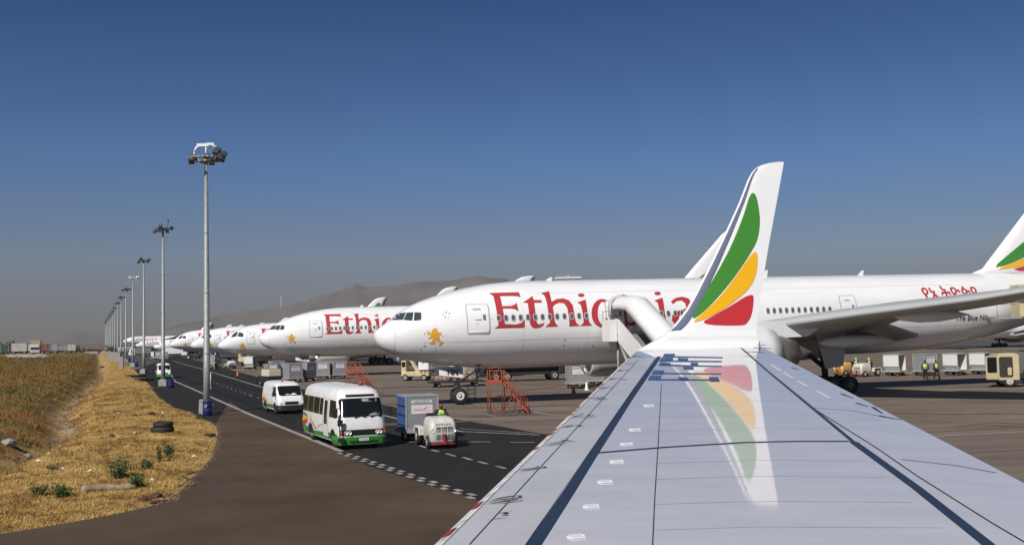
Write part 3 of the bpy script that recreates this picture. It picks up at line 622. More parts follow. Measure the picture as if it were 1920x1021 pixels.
def make_jet(kind, label, detail=True):
    J = J7 if kind == 7 else J8; big7 = kind == 7
    t = thing('parked_airliner', label, 'airliner', group='white airliners parked in a row')
    st = [0, .04, .1, .2, .35, .55, .8, 1.1, 1.5, 2, 2.6, 3.3, 4.2, 5.2, 6.4, 8, 10, 12]; n = 30; e = J['L']-14; st += [12+(e-12)*i/16 for i in range(1, 17)]+[e+14*i/14 for i in range(1, 15)]
    st = sorted(set(st) | {k for T_ in (J['up'], J['dn'], J['w']) for k, _ in T_ if k > 12 and k < J['L']}); rings = []; N = 56
    for s in st:
        a, b, w = prof(J, s); m, h = (a+b)/2, (a-b)/2; rings.append([(s, -max(w, .005)*cos(2*pi*i/N), m+max(h, .005)*sin(2*pi*i/N)) for i in range(N)])
    fus = MB().loft(rings).build('fuselage', JETW, t)
    # radome joint
    s0 = 1.25 if big7 else 1.3; a, b, w = prof(J, s0); m, h = (a+b)/2, (a-b)/2; mb = MB()
    mb.loft([[(s0+ds_, -(w+.012)*cos(2*pi*i/40), m+(h+.012)*sin(2*pi*i/40)) for i in range(40)] for ds_ in (0, .025)], caps=False); mb.build('radome_joint', DOOR, fus)
    if big7:
        for s0 in (3.9, 9.9, 14.6, 21.5, 27.2, 33.4, 39.4, 45.2):
            a, b, w = prof(J, s0); m, h = (a+b)/2, (a-b)/2; mb = MB(); mb.loft([[(s0+ds_, -(w+.008)*cos(2*pi*i/56), m+(h+.008)*sin(2*pi*i/56)) for i in range(56)] for ds_ in (0, .03)], caps=False); mb.build('skin_joint', mat('skin_joint_grey', (.66, .66, .66), .4), fus)
        for z0, sa in ((7.55, 11.0), (4.35, 3.0), (3.3, 5.5)):
            mb = MB(); mb.loft([[(sa+(46-sa)*i/60, -(yside(J, sa+(46-sa)*i/60, z0+dz)+.009), z0+dz) for i in range(61)] for dz in (0, .022)], caps=False, closed=False); mb.build('lap_joint', mat('skin_joint_grey', (.66, .66, .66), .4), fus)
    # wings, engines, fins
    if big7:
        WR = [(2.2, 20.5, 36.2, 3.65, 3.6), (3.1, 21.5, 36.3, 3.9, 3.8), (10.2, 26.3, 36.6, 4.95, 5.35), (14, 28.95, 37.9, 5.4, 5.95), (20, 33.1, 40.0, 6.05, 6.45), (28, 38.6, 42.8, 7.3, 7.4), (31.3, 41.0, 44.0, 8.2), (32.6, 43.2, 44.6, 8.5)]; ENG = (19.0, 9.6, 2.95, 1.95, 7.3)
        FR = [(8.2, 48.3, 60.6), (8.9, 50.3, 60.8), (13.1, 54.4, 61.8), (17.6, 58.9, 63.1), (18.5, 60.2, 63.3)]; HS = [(1.0, 54.0, 61.5, 6.7), (10.5, 62.0, 64.6, 7.9)]
        FD = [(50.9, 8.75), (60.9, 16.4), (59.9, 8.62)]
    else:
        WR = [(2.0, 16.5, 31.0, 2.8), (2.9, 17.5, 31.2, 3.0), (9.5, 22, 31.3, 4.2), (20, 29.2, 34.5, 6.2), (26, 34, 37.2, 7.4), (29.5, 38.5, 39.5, 8.3)]; ENG = (15.5, 9.0, 2.2, 1.6, 6.2)
        FR = [(7.0, 42.2, 53.2), (8.3, 45.6, 53.4), (10.5, 48.3, 54.2), (12.0, 49.8, 54.8), (13.5, 51.2, 55.3), (14.6, 52.3, 55.7), (15.1, 53.3, 55.9), (15.3, 54.6, 56.0)]; HS = [(1.0, 47.5, 53.8, 5.8), (9.8, 54.5, 57, 7.0)]
        FD = [(46.6, 8.9), (53.6, 13.9), (52.6, 8.8)]
    for sd in (-1, 1):
        mb = MB(); wing_rows(WR, mb, sd); wg = mb.build('wing', UNDER, t)
        if big7:                                           # lowered flaps and their fairings
            mb = MB()
            for l0, l1, s_, z0 in ((3.3, 9.6, 34.2, 3.75), (11.0, 21.5, 36.9, 5.45)):
                sl_ = 0 if l0 < 5 else .33
                for q in (0, 1):
                    pass
                dz_ = .8 if l0 < 5 else .18; w_ = 2.5 if l0 < 5 else 1.0
                A = [(s_, l0, z0), (s_+w_, l0, z0-dz_), (s_+w_+(l1-l0)*sl_, l1, z0-dz_+(l1-l0)*.12), (s_+(l1-l0)*sl_, l1, z0+(l1-l0)*.12)]
                mb.prism([(x, sd*y, z) for x, y, z in A], (0, 0, .22))
            mb.build('flap', UNDER, wg)
            for l, s_, z in ((6.8, 30.5, 3.5), (14.0, 31.6, 5.15), (20.5, 35.2, 6.0)):
                mb = MB(); mb.lathe([(0, .02), (.6, .28), (2, .44), (3.4, .42), (4.8, .25), (5.8, .03)] if l > 8 else [(0, .02), (.6, .30), (2, .46), (4, .44), (6, .25), (7.2, .03)], (s_, sd*l, z), 'X', 14); mb.build('flap_fairing', NAC, wg)
        s_, l, z, r, L = ENG; mb = MB(); o = (s_, sd*l, z)
        mb.lathe([(0, r*.86), (-.06, r*.90), (.05, r*.95), (.7, r*1.0), (3.2, r*1.0), (L*.72, r*.92), (L*.84, r*.83), (L*.84, r*.72)], o, 'X', 36); en = mb.build('engine', NAC, t)
        MB().lathe([(-.06, r*.90), (-.10, r*.87), (.0, r*.83), (.35, r*.80)], o, 'X', 36).build('inlet_lip', LIP, en)
        mb = MB(); mb.lathe([(.35, r*.80), (1.0, r*.79), (1.02, .01)], o, 'X', 32); mb.build('fan', mat('fan_dark', (.012, .012, .013), .5), en)
        MB().lathe([(.35, .01), (.6, .25), (1.0, .5)], o, 'X', 16).build('spinner', GREYP, en)
        mb = MB(); mb.lathe([(L*.78, r*.70), (L*.93, r*.62), (L*1.08, r*.44), (L*1.08, r*.38)], o, 'X', 30); mb.lathe([(L*1.02, r*.36), (L*1.14, r*.24), (L*1.27, .01)], o, 'X', 20); mb.build('exhaust', EXH, en)
        mb = MB(); mb.prism([(s_+1.6, sd*l-.3, z+r*.93), (s_+5, sd*l-.3, z+r*1.12), (s_+10.5, sd*l-.3, z+r*1.02), (s_+8.8, sd*l-.3, z+r*.55), (s_+L*.6, sd*l-.3, z+r*.5)], (0, .6, 0)); mb.build('pylon', NAC, en)
        mb = MB(); wing_rows(HS, mb, sd, .08); mb.build('tailplane', JETW, t)
    mb = MB(); fin_rows(FR, mb); fn = mb.build('tail_fin', JETW, t)
    mp = map3(SRC, FD)
    fl = [(z, a, b) for z, a, b in FR]
    def fmap(sd):
        def f(s, z):
            a = tab([(q[0], q[1]) for q in fl], z); b = tab([(q[0], q[2]) for q in fl], z); c = b-a; k = max(0, min(1, (s-a)/c))
            return (s, sd*(tab([(0, 0), (.03, .02), (.12, .038), (.35, .05), (.7, .028), (1, .003)], k)*c+.03), z)
        return f
    for k, P in FE.items():
        for sd in (-1, 1): patch('%s_feather' % k, [[mp(p) for p in P[::2]]], fmap(sd), FM[k], fn, [44+.8*i for i in range(24)], [8+.7*i for i in range(13)])
    # belly fairing
    mb = MB(); sB = 18 if big7 else 14; LB = 22 if big7 else 19; zb_ = J['bot']; rr = []
    for k in range(17):
        q = k/16; f = sin(pi*min(1, max(0, q)))**.45 if 0 < q < 1 else 0; w_, h_ = 3.45*f*J['R']/3.1+.05, 1.55*f+.02; rr.append([(sB+LB*q, w_*cos(2*pi*i/28), zb_+1.15+h_*sin(2*pi*i/28)) for i in range(28)])
    mb.loft(rr); mb.build('belly_fairing', mat('belly_white', (.66, .66, .66), .35, var=.08), fus)
    # gear
    def zg(s): return -EPS*(s-5.9) if big7 else 0
    sN = 5.9 if big7 else 4.6; r = .56 if big7 else .5
    ng = MB(); ng.tube((sN, 0, r), (sN, 0, J['bot']+.5), .13, .16, 10); ng.tube((sN, -.5, r), (sN, .5, r), .09); ng.path([(sN+.1, 0, 1.5), (sN+1.9, 0, J['bot']+.3)], .07); ng.box((sN-.15, 0, 1.35), (.25, .5, .25)); g = ng.build('nose_gear', STEEL, t)
    for sd in (-1, 1): mb = MB(); wheel(mb, (sN, sd*.36, r), r, .40); mb.build('nose_wheel', [BLACK, RIM, WHITE], g)
    for sd in (-1, 1):
        mb = MB(); mb.prism([(sN-1.5, sd*.62, J['bot']+.25), (sN+.2, sd*.62, J['bot']+.25), (sN+.2, sd*.70, 1.78), (sN-.4, sd*.70, 1.84), (sN-1.5, sd*.68, 2.02)], (0, .04*sd, 0)); dr = mb.build('nose_gear_door', [WHITE], g)
        if sd < 0:
            MB().prism([(sN-1.5, -.69, J['bot']+.2), (sN+.18, -.69, J['bot']+.2), (sN+.18, -.725, 2.15), (sN-.5, -.715, 2.25)], (0, -.012, 0)).build('door_grey_stripe', GREYP, dr)
            MB().prism([(sN-1.5, -.735, 2.0), (sN+.2, -.76, 1.77), (sN+.2, -.76, 1.82), (sN-1.5, -.735, 2.05)], (0, -.01, 0)).build('door_red_edge', RED, dr)
            if detail:
                vs, fs = text2d('NN', .5, bold=.012); MB().add([(sN-.95+v.x*1.0, -.765, 2.1+v.y*.95-v.x*.1) for v in vs], fs).build('door_letters', mat('letter_black', (.01, .01, .01), .5), dr)
    sM, lM = (31.8, 5.5) if big7 else (27.3, 4.9); r = .67 if big7 else .62; ax_ = (-1.45, 0, 1.45) if big7 else (-.73, .73)
    for sd in (-1, 1):
        z0 = zg(sM); mb = MB(); mb.tube((sM, sd*lM, r+z0), (sM-.3, sd*(lM+.1), 4.2), .22, .26, 12); mb.tube((sM+ax_[0], sd*lM, r+z0), (sM+ax_[-1], sd*lM, r+z0), .17); mb.path([(sM, sd*lM, 1.7), (sM-1.2, sd*(lM-2), 3.4)], .12); mb.path([(sM, sd*lM, 1.5), (sM-3.0, sd*lM, 3.9)], .10)
        for a in ax_: mb.tube((sM+a, sd*lM-.6, r+z0), (sM+a, sd*lM+.6, r+z0), .1)
        g = mb.build('main_gear', DARK, t)
        MB().prism([(sM-1.3, sd*(lM+.75), 4.6), (sM+1.4, sd*(lM+.75), 4.6), (sM+1.1, sd*(lM+.55), 1.75), (sM-.35, sd*(lM+.55), 1.6)], (0, .05*sd, 0)).build('gear_door', UNDER, g)
        for a in ax_:
            for q in (-.68, .68): mb = MB(); wheel(mb, (sM+a, sd*lM+q, r+zg(sM+a)), r, .5); mb.build('main_wheel', [BLACK, HUB, DARK], g)
    # cockpit glazing, doors, windows, titles
    if big7:
        for k, P in enumerate(([(203, 463), (222, 440), (256, 406), (326, 397), (302, 458)], [(310, 459), (336, 399), (393, 395), (384, 468)], [(397, 470), (404, 396), (459, 398), (463, 463)])):
            patch('cockpit_window', [crop(P, 690, 500, 4.641)], smap(J, .02), CW, t, [i*.15 for i in range(25)], ZG+[i*.1 for i in range(50, 75)])
            P2 = [(sum(p[0] for p in P)/len(P), sum(p[1] for p in P)/len(P))]; cx0, cy0 = P2[0]
            patch('cockpit_window_frame', [crop([(cx0+(x-cx0)*1.09, cy0+(y-cy0)*1.13) for x, y in P], 690, 500, 4.641)], smap(J, .012), DOOR, t, [i*.15 for i in range(25)], ZG+[i*.1 for i in range(50, 75)])
            patch('cockpit_window', [crop(P, 690, 500, 4.641)], smap(J, .02, 1), CW, t, [i*.15 for i in range(25)], ZG)
        a = px2s(690+872/4.641, 500+575/4.641); b = px2s(690+1036/4.641, 500+325/4.641); door(t, J, a[0], a[1], b[0], b[1])
        d3 = px2s(1592, 580); door(t, J, 16.05, a[1], 17.35, b[1]); door(t, J, d3[0]-.65, a[1], d3[0]+.65, b[1])
        wins = [px2s(880+x/4.364, 500+(418-.0255*(x-240))/4.364) for x in (240+59.8*i for i in range(13))]; zW = wins[0][1]; s1 = wins[0][0]
        ss = [w[0] for w in wins]+[18.1+.533*i for i in range(0, 13)]+[px2s(1400+113/2.837+11.63*i, 400+515/2.837)[0] for i in range(11)]+[px2s(1400+(665+31*i)/2.837, 400+(497-i)/2.837)[0] for i in range(14)]
        for s in ss:
            if any(abs(s-q) < .9 for q in (16.7, d3[0])): continue
            patch('cabin_window', [rrect2(s-.12, zW-.19, s+.12, zW+.19, .11)], smap(J, .024), mat('cabin_glass', (.10, .105, .115), .25), t, (), (zW,))
            patch('cabin_window_frame', [rrect2(s-.16, zW-.235, s+.16, zW+.235, .14)], smap(J, .018), mat('window_surround', (.55, .55, .56), .4), t, (), (zW,))
        patch('lion_emblem', [crop(P, 690, 500, 4.641) for P in LION], smap(J, .014), GOLD, t, (), ZG)
        patch('star_emblem', [crop(P, 690, 500, 4.641) for P in STAR], smap(J, .014), PANEL, t, (), ZG)
        for u, v, w_, h_ in ((897, 684, .36, .15), (1059, 637, .1, .1), (1057, 647, .1, .1), (1085, 653, .1, .08), (1111, 648, .09, .09), (796, 625, .1, .06), (796, 648, .12, .06), (789, 653, .08, .06), (922, 598, .05, .05), (1144, 659, .09, .09), (1155, 659, .09, .09)):
            s, z = px2s(u, v); patch('service_panel', [rrect2(s-w_/2, z-h_/2, s+w_/2, z+h_/2, min(w_, h_)*.3)], smap(J, .016), PANEL, t)
    else:
        for P in ([(2.05, 5.17), (2.5, 5.77), (2.95, 6.07), (3.3, 6.11), (2.9, 5.3)], [(3.05, 5.25), (3.45, 6.05), (4.0, 5.87), (4.15, 5.6), (4.05, 5.25)]):
            for sd in (-1, 1): patch('cockpit_window', [P], smap(J, .02, sd), CW, t, [i*.2 for i in range(25)], ZG+[i*.12 for i in range(45, 60)])
        door(t, J, 4.7, 4.1, 5.85, 6.1)
        for i in range(14): s = 6.8+.62*i; patch('cabin_window', [rrect2(s-.14, 5.0, s+.14, 5.45, .12)], smap(J, .02), mat('cabin_glass', (.10, .105, .115), .25), t, (), (5.2,))
        ls = crop(LION[0], 690, 500, 4.641); patch('lion_emblem', [[(s+.1, z-1.1) for s, z in crop(P, 690, 500, 4.641)] for P in LION], smap(J, .014), GOLD, t, (), ZG)
        patch('star_emblem', [[(s+.3, z-1.0) for s, z in crop(P, 690, 500, 4.641)] for P in STAR], smap(J, .014), PANEL, t, (), ZG)
    T = TSZ if big7 else [[((s-T_S0)*.95+6.9, (z-5.0)*.95+4.05) for s, z in P] for P in TSZ]
    patch('airline_title', T, smap(J, .012), REDT, t, (), [4+.2*i for i in range(26)])
    for s, h in ((30, .5), (38.5, .35), (12.5, .22)):
        mb = MB(); zt = prof(J, s)[0]; mb.prism([(s, -.03, zt-.05), (s+.5, -.03, zt-.05), (s+.62, -.03, zt+h), (s+.42, -.03, zt+h)], (0, .06, 0)); mb.build('antenna', JETW, t)
    return t
p2 = make_jet(7, 'white jet second in the row, its title cut off by the nearest jet')
def put(o, u, v, y, psi=PSI):
    p = PY(u, v, y); o.location = (p.x, p.y, 0); o.rotation_euler = (0, -EPS, psi); return o
p1 = copy_tree(p2); p1['label'] = 'nearest and largest white jet with red title, boarding stairs at its door'
put(p1, 702, 632, 73.8); put(p2, 486, 637, 133)
for c in p2.children:
    if c.name.startswith('tail_fin'): c.location.x += 5.2
# the near jet alone also carries its name and the Amharic title
def textside(par, name, body, size, u, v, m, sx=1.0):
    vs, fs = text2d(body, size, bold=.02 if name == 'amharic_title' else .004); s0, z0 = px2s(u, v)
    fm = smap(J7, .02); vs, fs = cut(vs, fs, (), [.1*i for i in range(1, 12)])
    MB().add([fm(s0+q.x*sx, z0+q.y) for q in vs], fs, 0, True).build(name, m, par)
textside(p1, 'amharic_title', '\u12e8\u12a2\u1275\u12ee\u1335\u12eb', 1.5, 1733, 565, REDT, 1.0)
textside(p1, 'ship_name', 'The Blue Nile', .62, 1791, 601, mat('letter_black', (.01, .01, .01), .5), 1.0)
j8 = make_jet(8, 'white jet third in the row, smooth pointed nose just right of the nearest light pole')
def put8(o, u, v, y): p = PY(u, v, y); o.location = (p.x, p.y, 0); o.rotation_euler = (0, 0, PSI); return o
put8(j8, 408.4, 649, 179)
for u, v, y, sc, src, lb in ((357, 646, 217, 1, j8, 'white jet fourth in the row, its red letter E beside the nearest light pole'), (317.8, 646, 272, 1, j8, 'white jet fifth in the row, its nose just right of the second light pole'),
      (288, 646, 336, .62, p2, 'small white jet sixth in the row, mostly hidden behind the second light pole'), (254, 647, 480, .62, p2, 'small distant white jet low beneath the side of the farthest titled jet'),
      (230.5, 639, 850, 1, p2, 'farthest white jet on the left, its whole dark red title readable between the light poles'), (300, 645, 440, .62, p2, 'distant white jet of which mostly the tail fin shows above the third jet'), (283, 645, 500, .62, p2, 'distant white jet of which mostly the tail fin shows above the fourth jet')):
    o = copy_tree(src); o['label'] = lb; o.scale = (sc, sc, sc); put8(o, u, v, y)
# foreign tail: blue fin jet, and the red lettered jet at the right edge
FB = copy_tree(p2); FB['label'] = 'distant jet showing only a blue tail fin above the row of white jets'; FB.scale = (1,)*3
for c in list(FB.children):
    if c.name.startswith('tail_fin'):
        c.data = c.data.copy(); c.data.materials[0] = mat('blue_fin_paint', (.03, .06, .22), .35)
    if c.name.startswith('airline_title') or c.name.startswith('lion') or c.name.startswith('star'): bpy.data.objects.remove(c)
for c in list(FB.children):
    if c.name.startswith('tail_fin'):
        for g in list(c.children): bpy.data.objects.remove(g)
put8(FB, 249, 645, 935)
fr = copy_tree(p2); fr['label'] = 'distant white jet at the right edge, seen under the tail of the nearest jet'; fr.scale = (.8,)*3
p = PY(2010, 640, 235); fr.location = (p.x+6, p.y, 0); fr.rotation_euler = (0, 0, PSI+pi+.15)
# ------------------------------------------------------------------ light poles along the verge
def make_pole(kind, label):
    t = thing('light_pole', label, 'light pole', group='floodlight poles along the service road')
    mb = MB()
    seg = [(0.35, .235), (4, .21), (8, .18), (12, .15), (17.0, .105)]
    for (z0, r0), (z1, r1) in zip(seg, seg[1:]): mb.tube((0, 0, z0), (0, 0, z1), r0, r1, 14)
    for z in (4, 8, 12): mb.lathe([(z-.04, .0), (z-.04, tab(seg, z)+.012), (z+.04, tab(seg, z)+.012), (z+.04, 0)], (0, 0, 0), 'Z', 14)
    mb.build('pole', STEEL, t)
    mb = MB(); mb.box((0, 0, .15), (.85, .85, 1.0)); mb.build('plinth', CONC, t, .03)
    mb = MB(); mb.tube((0, 0, .6), (0, 0, .72), .36, .36, 12); mb.build('base_flange', STEEL, t)
    if kind == 0:
        mb = MB(); rr = []
        for q in (.95, 1.18):
            pass
        for k in range(24):
            a, b = 2*pi*k/24, 2*pi*(k+1)/24; mb.tube((1.15*cos(a), 1.15*sin(a), 17.0), (1.15*cos(b), 1.15*sin(b), 17.0), .07, None, 6)
        for k in range(6): a = 2*pi*k/6; mb.tube((0, 0, 16.9), (1.15*cos(a), 1.15*sin(a), 17.0), .05, None, 6)
        mb.lathe([(16.8, .11), (16.8, .3), (16.95, .3), (16.95, .11)], (0, 0, 0), 'Z', 20); mb.build('head_ring', STEEL, t)
        mb = MB(); mb.tube((0, 0, 17), (0, 0, 18.05), .06, .05, 8); mb.path([(-.75, 0, 17.5), (-.65, 0, 17.8), (-.35, 0, 17.92), (.4, 0, 17.97), (.72, 0, 17.75)], .085, 8); mb.box((-.2, 0, 17.95), (.8, .16, .2)); mb.box((.3, 0, 18.0), (.5, .18, .16)); mb.path([(-.8, 0, 17.1), (-.78, 0, 17.55)], .05); mb.build('hoist_arm', WHITE, t)
        FL = [(-.85, -.1, 17.15, 0), (.75, -.25, 17.45, .2), (1.25, -.1, 17.30, .5), (.3, -.9, 17.05, 0), (.95, .5, 17.05, .3), (-.4, .8, 17.05, 0), (.55, .15, 17.12, .1), (1.05, -.55, 17.02, .4), (-1.05, .3, 16.92, 0), (-.7, -.85, 16.9, 0), (.75, -.8, 16.9, .2), (.1, 1.0, 16.95, 0), (.85, 0, 17.6, .3)]
    else:
        mb = MB(); mb.tube((0, 0, 16.95), (0, 0, 17.15), .14, .14, 10); mb.path([(-.9, 0, 17.05), (.95, 0, 17.08)], .05); mb.path([(-.4, -.7, 17.05), (.4, .7, 17.05)], .05)
        if kind == 1: mb.tube((.5, 0, 17.1), (.55, 0, 17.85), .025, None, 6); mb.box((.55, 0, 17.9), (.12, .12, .3))
        mb.build('head_frame', DARK if kind != 3 else WHITE, t)
        FL = [(-.85, 0, 16.8, 0), (-.45, -.55, 16.9, 0), (-.1, -.6, 17.3, 0), (.35, .6, 16.85, 0), (.95, 0, 17.1, .9), (.45, -.3, 16.95, .5), (-.3, .2, 16.9, 0)]
        if kind == 3: FL = [(-.75, 0, 17.05, .8), (-.45, -.4, 17.1, .8), (.75, 0, 17.12, -.8), (.95, .3, 17.2, -.8)]
    for x, y, z, tl_ in FL:
        mb = MB(); rot = Matrix.Rotation(tl_, 3, 'Y') @ Matrix.Rotation(-.5, 3, 'X')
        mb.box((x, y, z), (.40, .22, .33), 0, rot, .8); mb.box(Vector((x, y, z))+rot @ Vector((0, 0, -.18)), (.35, .18, .05), 1, rot); mb.tube((x, y, z+.1), (x*.7, y*.7, 17.0), .03, None, 6)
        mb.build('floodlight', [DARK if kind != 3 else WHITE, GLASS], t, .015)
    return t
A = G(388, 775); VP = ray(176, 640.3); VP = Vector((VP.x, VP.y, 0)).normalized()
step = (70.4*.635)/VP.y
bk = []
first = {}
LBL = ['nearest and tallest light pole, white hoist on its ring head, blue barrel at the foot', 'second light pole from the viewer, black floodlight head with a thin rod on top', 'third light pole from the viewer, black floodlight head',
       'fourth light pole, the one with a white lamp head']+['%s light pole counted from the viewer, small dark lamp head' % w for w in ('fifth', 'sixth', 'seventh', 'eighth', 'ninth', 'tenth', 'eleventh', 'twelfth', 'thirteenth', 'fourteenth', 'fifteenth')]
for i in range(15):
    k = {0: 0, 1: 1, 3: 3}.get(i, 2); p = A+VP*step*i
    if k not in first: o = first[k] = make_pole(k, LBL[i])
    else: o = copy_tree(first[k]); o['label'] = LBL[i]
    o.location = (p.x, p.y, max(-.1, 0)); o.rotation_euler = (0, 0, R((0, 5, -12, 0, 25, 10, 40, 0, 70, 20, 0, 33, 50, 12, 80)[i]))
# ------------------------------------------------------------------ vehicles
def rr3(z, xr, xf, w, rf, rb_, n=4, bow=0):
    P = []
    for cx, cy, r, a in ((xf-rf, w-rf, rf, 0), (xr+rb_, w-rb_, rb_, 90), (xr+rb_, -w+rb_, rb_, 180), (xf-rf, -w+rf, rf, 270)):
        for k in range(n+1): t = R(a+90*k/n); P.append((cx+r*cos(t), cy+r*sin(t), z))
    if bow: P = [(x-(bow*(y/w)**2 if x > xf-rf*1.01 else 0), y, z) for x, y, z in P]
    return P
class Body:
    def __init__(s, rows): s.rows = rows                  # (z, xr, xf, w, rf, rb)
    def mesh(s, mb, m=0): return mb.loft([rr3(*r) for r in s.rows], m, True, True)
    def side(s, sd=-1, off=.008): return lambda x, z: (x, sd*(tab([(r[0], r[3]) for r in s.rows], z)+off), z)
    def front(s, off=.008):
        def f(y, z):
            xf, w, rf = (tab([(r[0], r[i]) for r in s.rows], z) for i in (2, 3, 4)); e = abs(y)-(w-rf)
            return (xf+off if e <= 0 else xf-rf+sqrt(max(0, (rf+off)**2-e*e)), y, z)
        return f
    def rear(s, off=.008): return lambda y, z: (tab([(r[0], r[1]) for r in s.rows], z)-off, y, z)
    def zs(s): return [r[0] for r in s.rows]
def wheels(t, pts, r, w, hubm=None):
    for x, y in pts:
        mb = MB(); wheel(mb, (x, y, r), r, w); mb.build('wheel', [BLACK, hubm or HUB, RIM], t)
SKYG = mat('window_glass', (.010, .012, .013), .12, spec=.25)
def auto_smooth(o, a=50):
    b = o.modifiers.new('edge_split', 'EDGE_SPLIT'); b.split_angle = R(a); return o
# minibus
def make_bus():
    t = thing('minibus', 'white minibus with green bumper and striped tail swoosh, in front on the road', 'minibus')
    B = Body([(.26, -3.35, 3.36, .95, .25, .2), (.34, -3.42, 3.45, 1.0, .28, .2), (.62, -3.46, 3.50, 1.03, .3, .22), (1.02, -3.46, 3.48, 1.04, .32, .22), (1.40, -3.44, 3.38, 1.03, .34, .22), (2.02, -3.38, 3.10, .97, .36, .24), (2.22, -3.34, 3.0, .95, .38, .26), (2.40, -3.25, 2.86, .89, .42, .3), (2.52, -3.1, 2.62, .78, .45, .35), (2.60, -2.8, 2.2, .58, .42, .4), (2.64, -2.3, 1.6, .3, .25, .25)])
    mb = MB(); B.mesh(mb); bd = auto_smooth(mb.build('body', WHITE, t)); ZZ = B.zs()
    GG = GREEN
    patch('green_skirt', [[(-3.1, .345), (3.1, .345), (3.1, .62), (.9, .62), (.9, .58), (-1.2, .50), (-3.1, .66)]], B.side(-1), GG, bd, (), ZZ); patch('green_skirt', [[(-3.1, .345), (3.1, .345), (3.1, .6), (-3.1, .6)]], B.side(1), GG, bd, (), ZZ)
    # wrap-round bumper
    mb = MB(); q = [rr3(z, 2.2, xf, w, .32, .02) for z, xf, w in ((.17, 3.46, 1.0), (.21, 3.53, 1.045), (.50, 3.56, 1.055), (.54, 3.50, 1.03))]; mb.loft(q); bu = auto_smooth(mb.build('bumper', GG, t))
    patch('bumper_slot', [rrect2(-.62, .30, .62, .37, .02)], lambda y, z: (3.565, y, z), DARK, bu)
    pl = patch('number_plate', [rrect2(-.21, .36, .21, .485, .01)], lambda y, z: (3.572, y, z), WHITE, bu); vs, fs = text2d('T-512', .13, 'CENTER')
    MB().add([(3.577, v.x, .38+v.y) for v in vs], fs).build('plate_text', mat('letter_black', (.01, .01, .01), .5), pl)
    f = B.front(.006)
    patch('grille', [rrect2(-.52, .60, .52, .80, .03)], B.front(.012), mat('grille_black', (.012, .012, .012), .5), t, (), ZZ)
    patch('headlamp_panel', [rrect2(-.98, .585, .98, .83, .04)], f, mat('lamp_panel_dark', (.10, .03, .025), .35), t, [-.95, -.9, -.85, -.8, -.75, .75, .8, .85, .9, .95], ZZ)
    for sd in (-1, 1):
        for yy in (.60, .74): mb = MB(); mb.lathe([(0, .001), (0, .062), (.03, .07), (-.02, .078)], (3.53-(.02 if yy > .7 else 0), sd*yy, .70), 'X', 16); mb.build('headlamp', LAMPG, t)
        mb = MB(); mb.box((3.42, sd*.92, .70), (.08, .13, .15)); mb.build('turn_signal', AMBER, t, .02)
    ws = patch('windscreen', [rrect2(-.93, 1.36, .93, 2.13, .13)], B.front(.012), SKYG, t, [-.88, -.82, -.9, -.85, -.8, -.75, -.7, -.62, .62, .7, .75, .8, .85, .9], ZZ+[1.6, 1.8])
    patch('dashboard_papers', [[(.25, 1.40), (.38, 1.47), (.60, 1.52), (.78, 1.49), (.70, 1.42), (.5, 1.40)]], lambda y, z: (f(y, z)[0]+.011, y, z), GREYP, ws)
    patch('sun_visor_strip', [rrect2(.05, 1.98, .7, 2.10, .02)], lambda y, z: (f(y, z)[0]+.012, y, z), GREYP, ws)
    patch('roof_vent', [rrect2(-.64, 2.19, .64, 2.29, .04)], lambda y, z: (f(y, z)[0]+.012, y, z), mat('grille_black', (.012, .012, .012), .5), t, (), ZZ)
    for y0, y1 in ((-.35, .15), (.35, .85)): MB().path([(3.43, y0, 1.33), (3.40, (y0+y1)/2, 1.40), (3.43, y1, 1.33)], .018).build('wiper', BLACK, t)
    for sd in (-1, 1):
        s = B.side(sd, .01)
        x = -3.2
        for k, (a, b) in enumerate(((-3.22, -2.35), (-2.28, -1.25), (-1.18, -.1), (-.02, .55)) if sd < 0 else ((-3.2, -2.2), (-2.1, -1.0), (-.9, .2), (.3, 1.4))):
            patch('side_window', [rrect2(a, 1.32, b, 2.05, .05)], s, SKYG, t, (), ZZ)
        patch('side_window', [[(1.75, 1.30), (3.0, 1.30), (2.72, 2.02), (1.75, 2.05)]], s, SKYG, t, (), ZZ)
    dr = patch('door', [rrect2(.66, .42, 1.55, 2.12, .05)], B.side(-1, .014), WHITE, t, (), ZZ); patch('door_glass', [rrect2(.86, .95, 1.38, 1.98, .05)], B.side(-1, .02), SKYG, dr, (), ZZ); patch('door_seam', [rrect2(.63, .39, .66, 2.14, .005)], B.side(-1, .012), DARK, dr, (), ZZ)
    patch('door_sign', [rrect2(.75, 2.0, 1.45, 2.14, .02)], B.side(-1, .022), WHITE, dr, (), ZZ)
    sw = B.side(-1, .011)
    for c, P in ((FGREEN, [(-3.36, 1.12), (-3.0, 1.26), (-2.5, 1.2), (-2.2, 1.02), (-2.6, 1.08), (-3.0, 1.08)]), (FYEL, [(-3.36, .98), (-3.0, 1.06), (-2.5, 1.06), (-2.15, .98), (-2.6, .92), (-3.0, .88), (-3.36, .78)]), (FRED, [(-3.38, .72), (-3.1, .84), (-2.7, .9), (-2.2, .94), (-2.5, .78), (-2.9, .66), (-3.36, .55)])):
        patch('swoosh', [smooth_poly(P, 2)], sw, c, bd, (), ZZ)
    for c, P in ((FYEL, [(-2.0, 1.05), (-1.85, 1.05), (-.75, .62), (-.85, .58)]), (FRED, [(-1.8, 1.04), (-1.7, 1.03), (-.65, .64), (-.75, .61)]), (FYEL, [(-.78, .6), (-.7, .6), (.05, .86), (.6, .92), (.6, .88), (.05, .82)])): patch('swoosh', [P], sw, c, bd, (), ZZ)
    wheels(t, [(2.35, -.86), (2.35, .86), (-1.75, -.86), (-1.75, .86)], .38, .24, RIM)
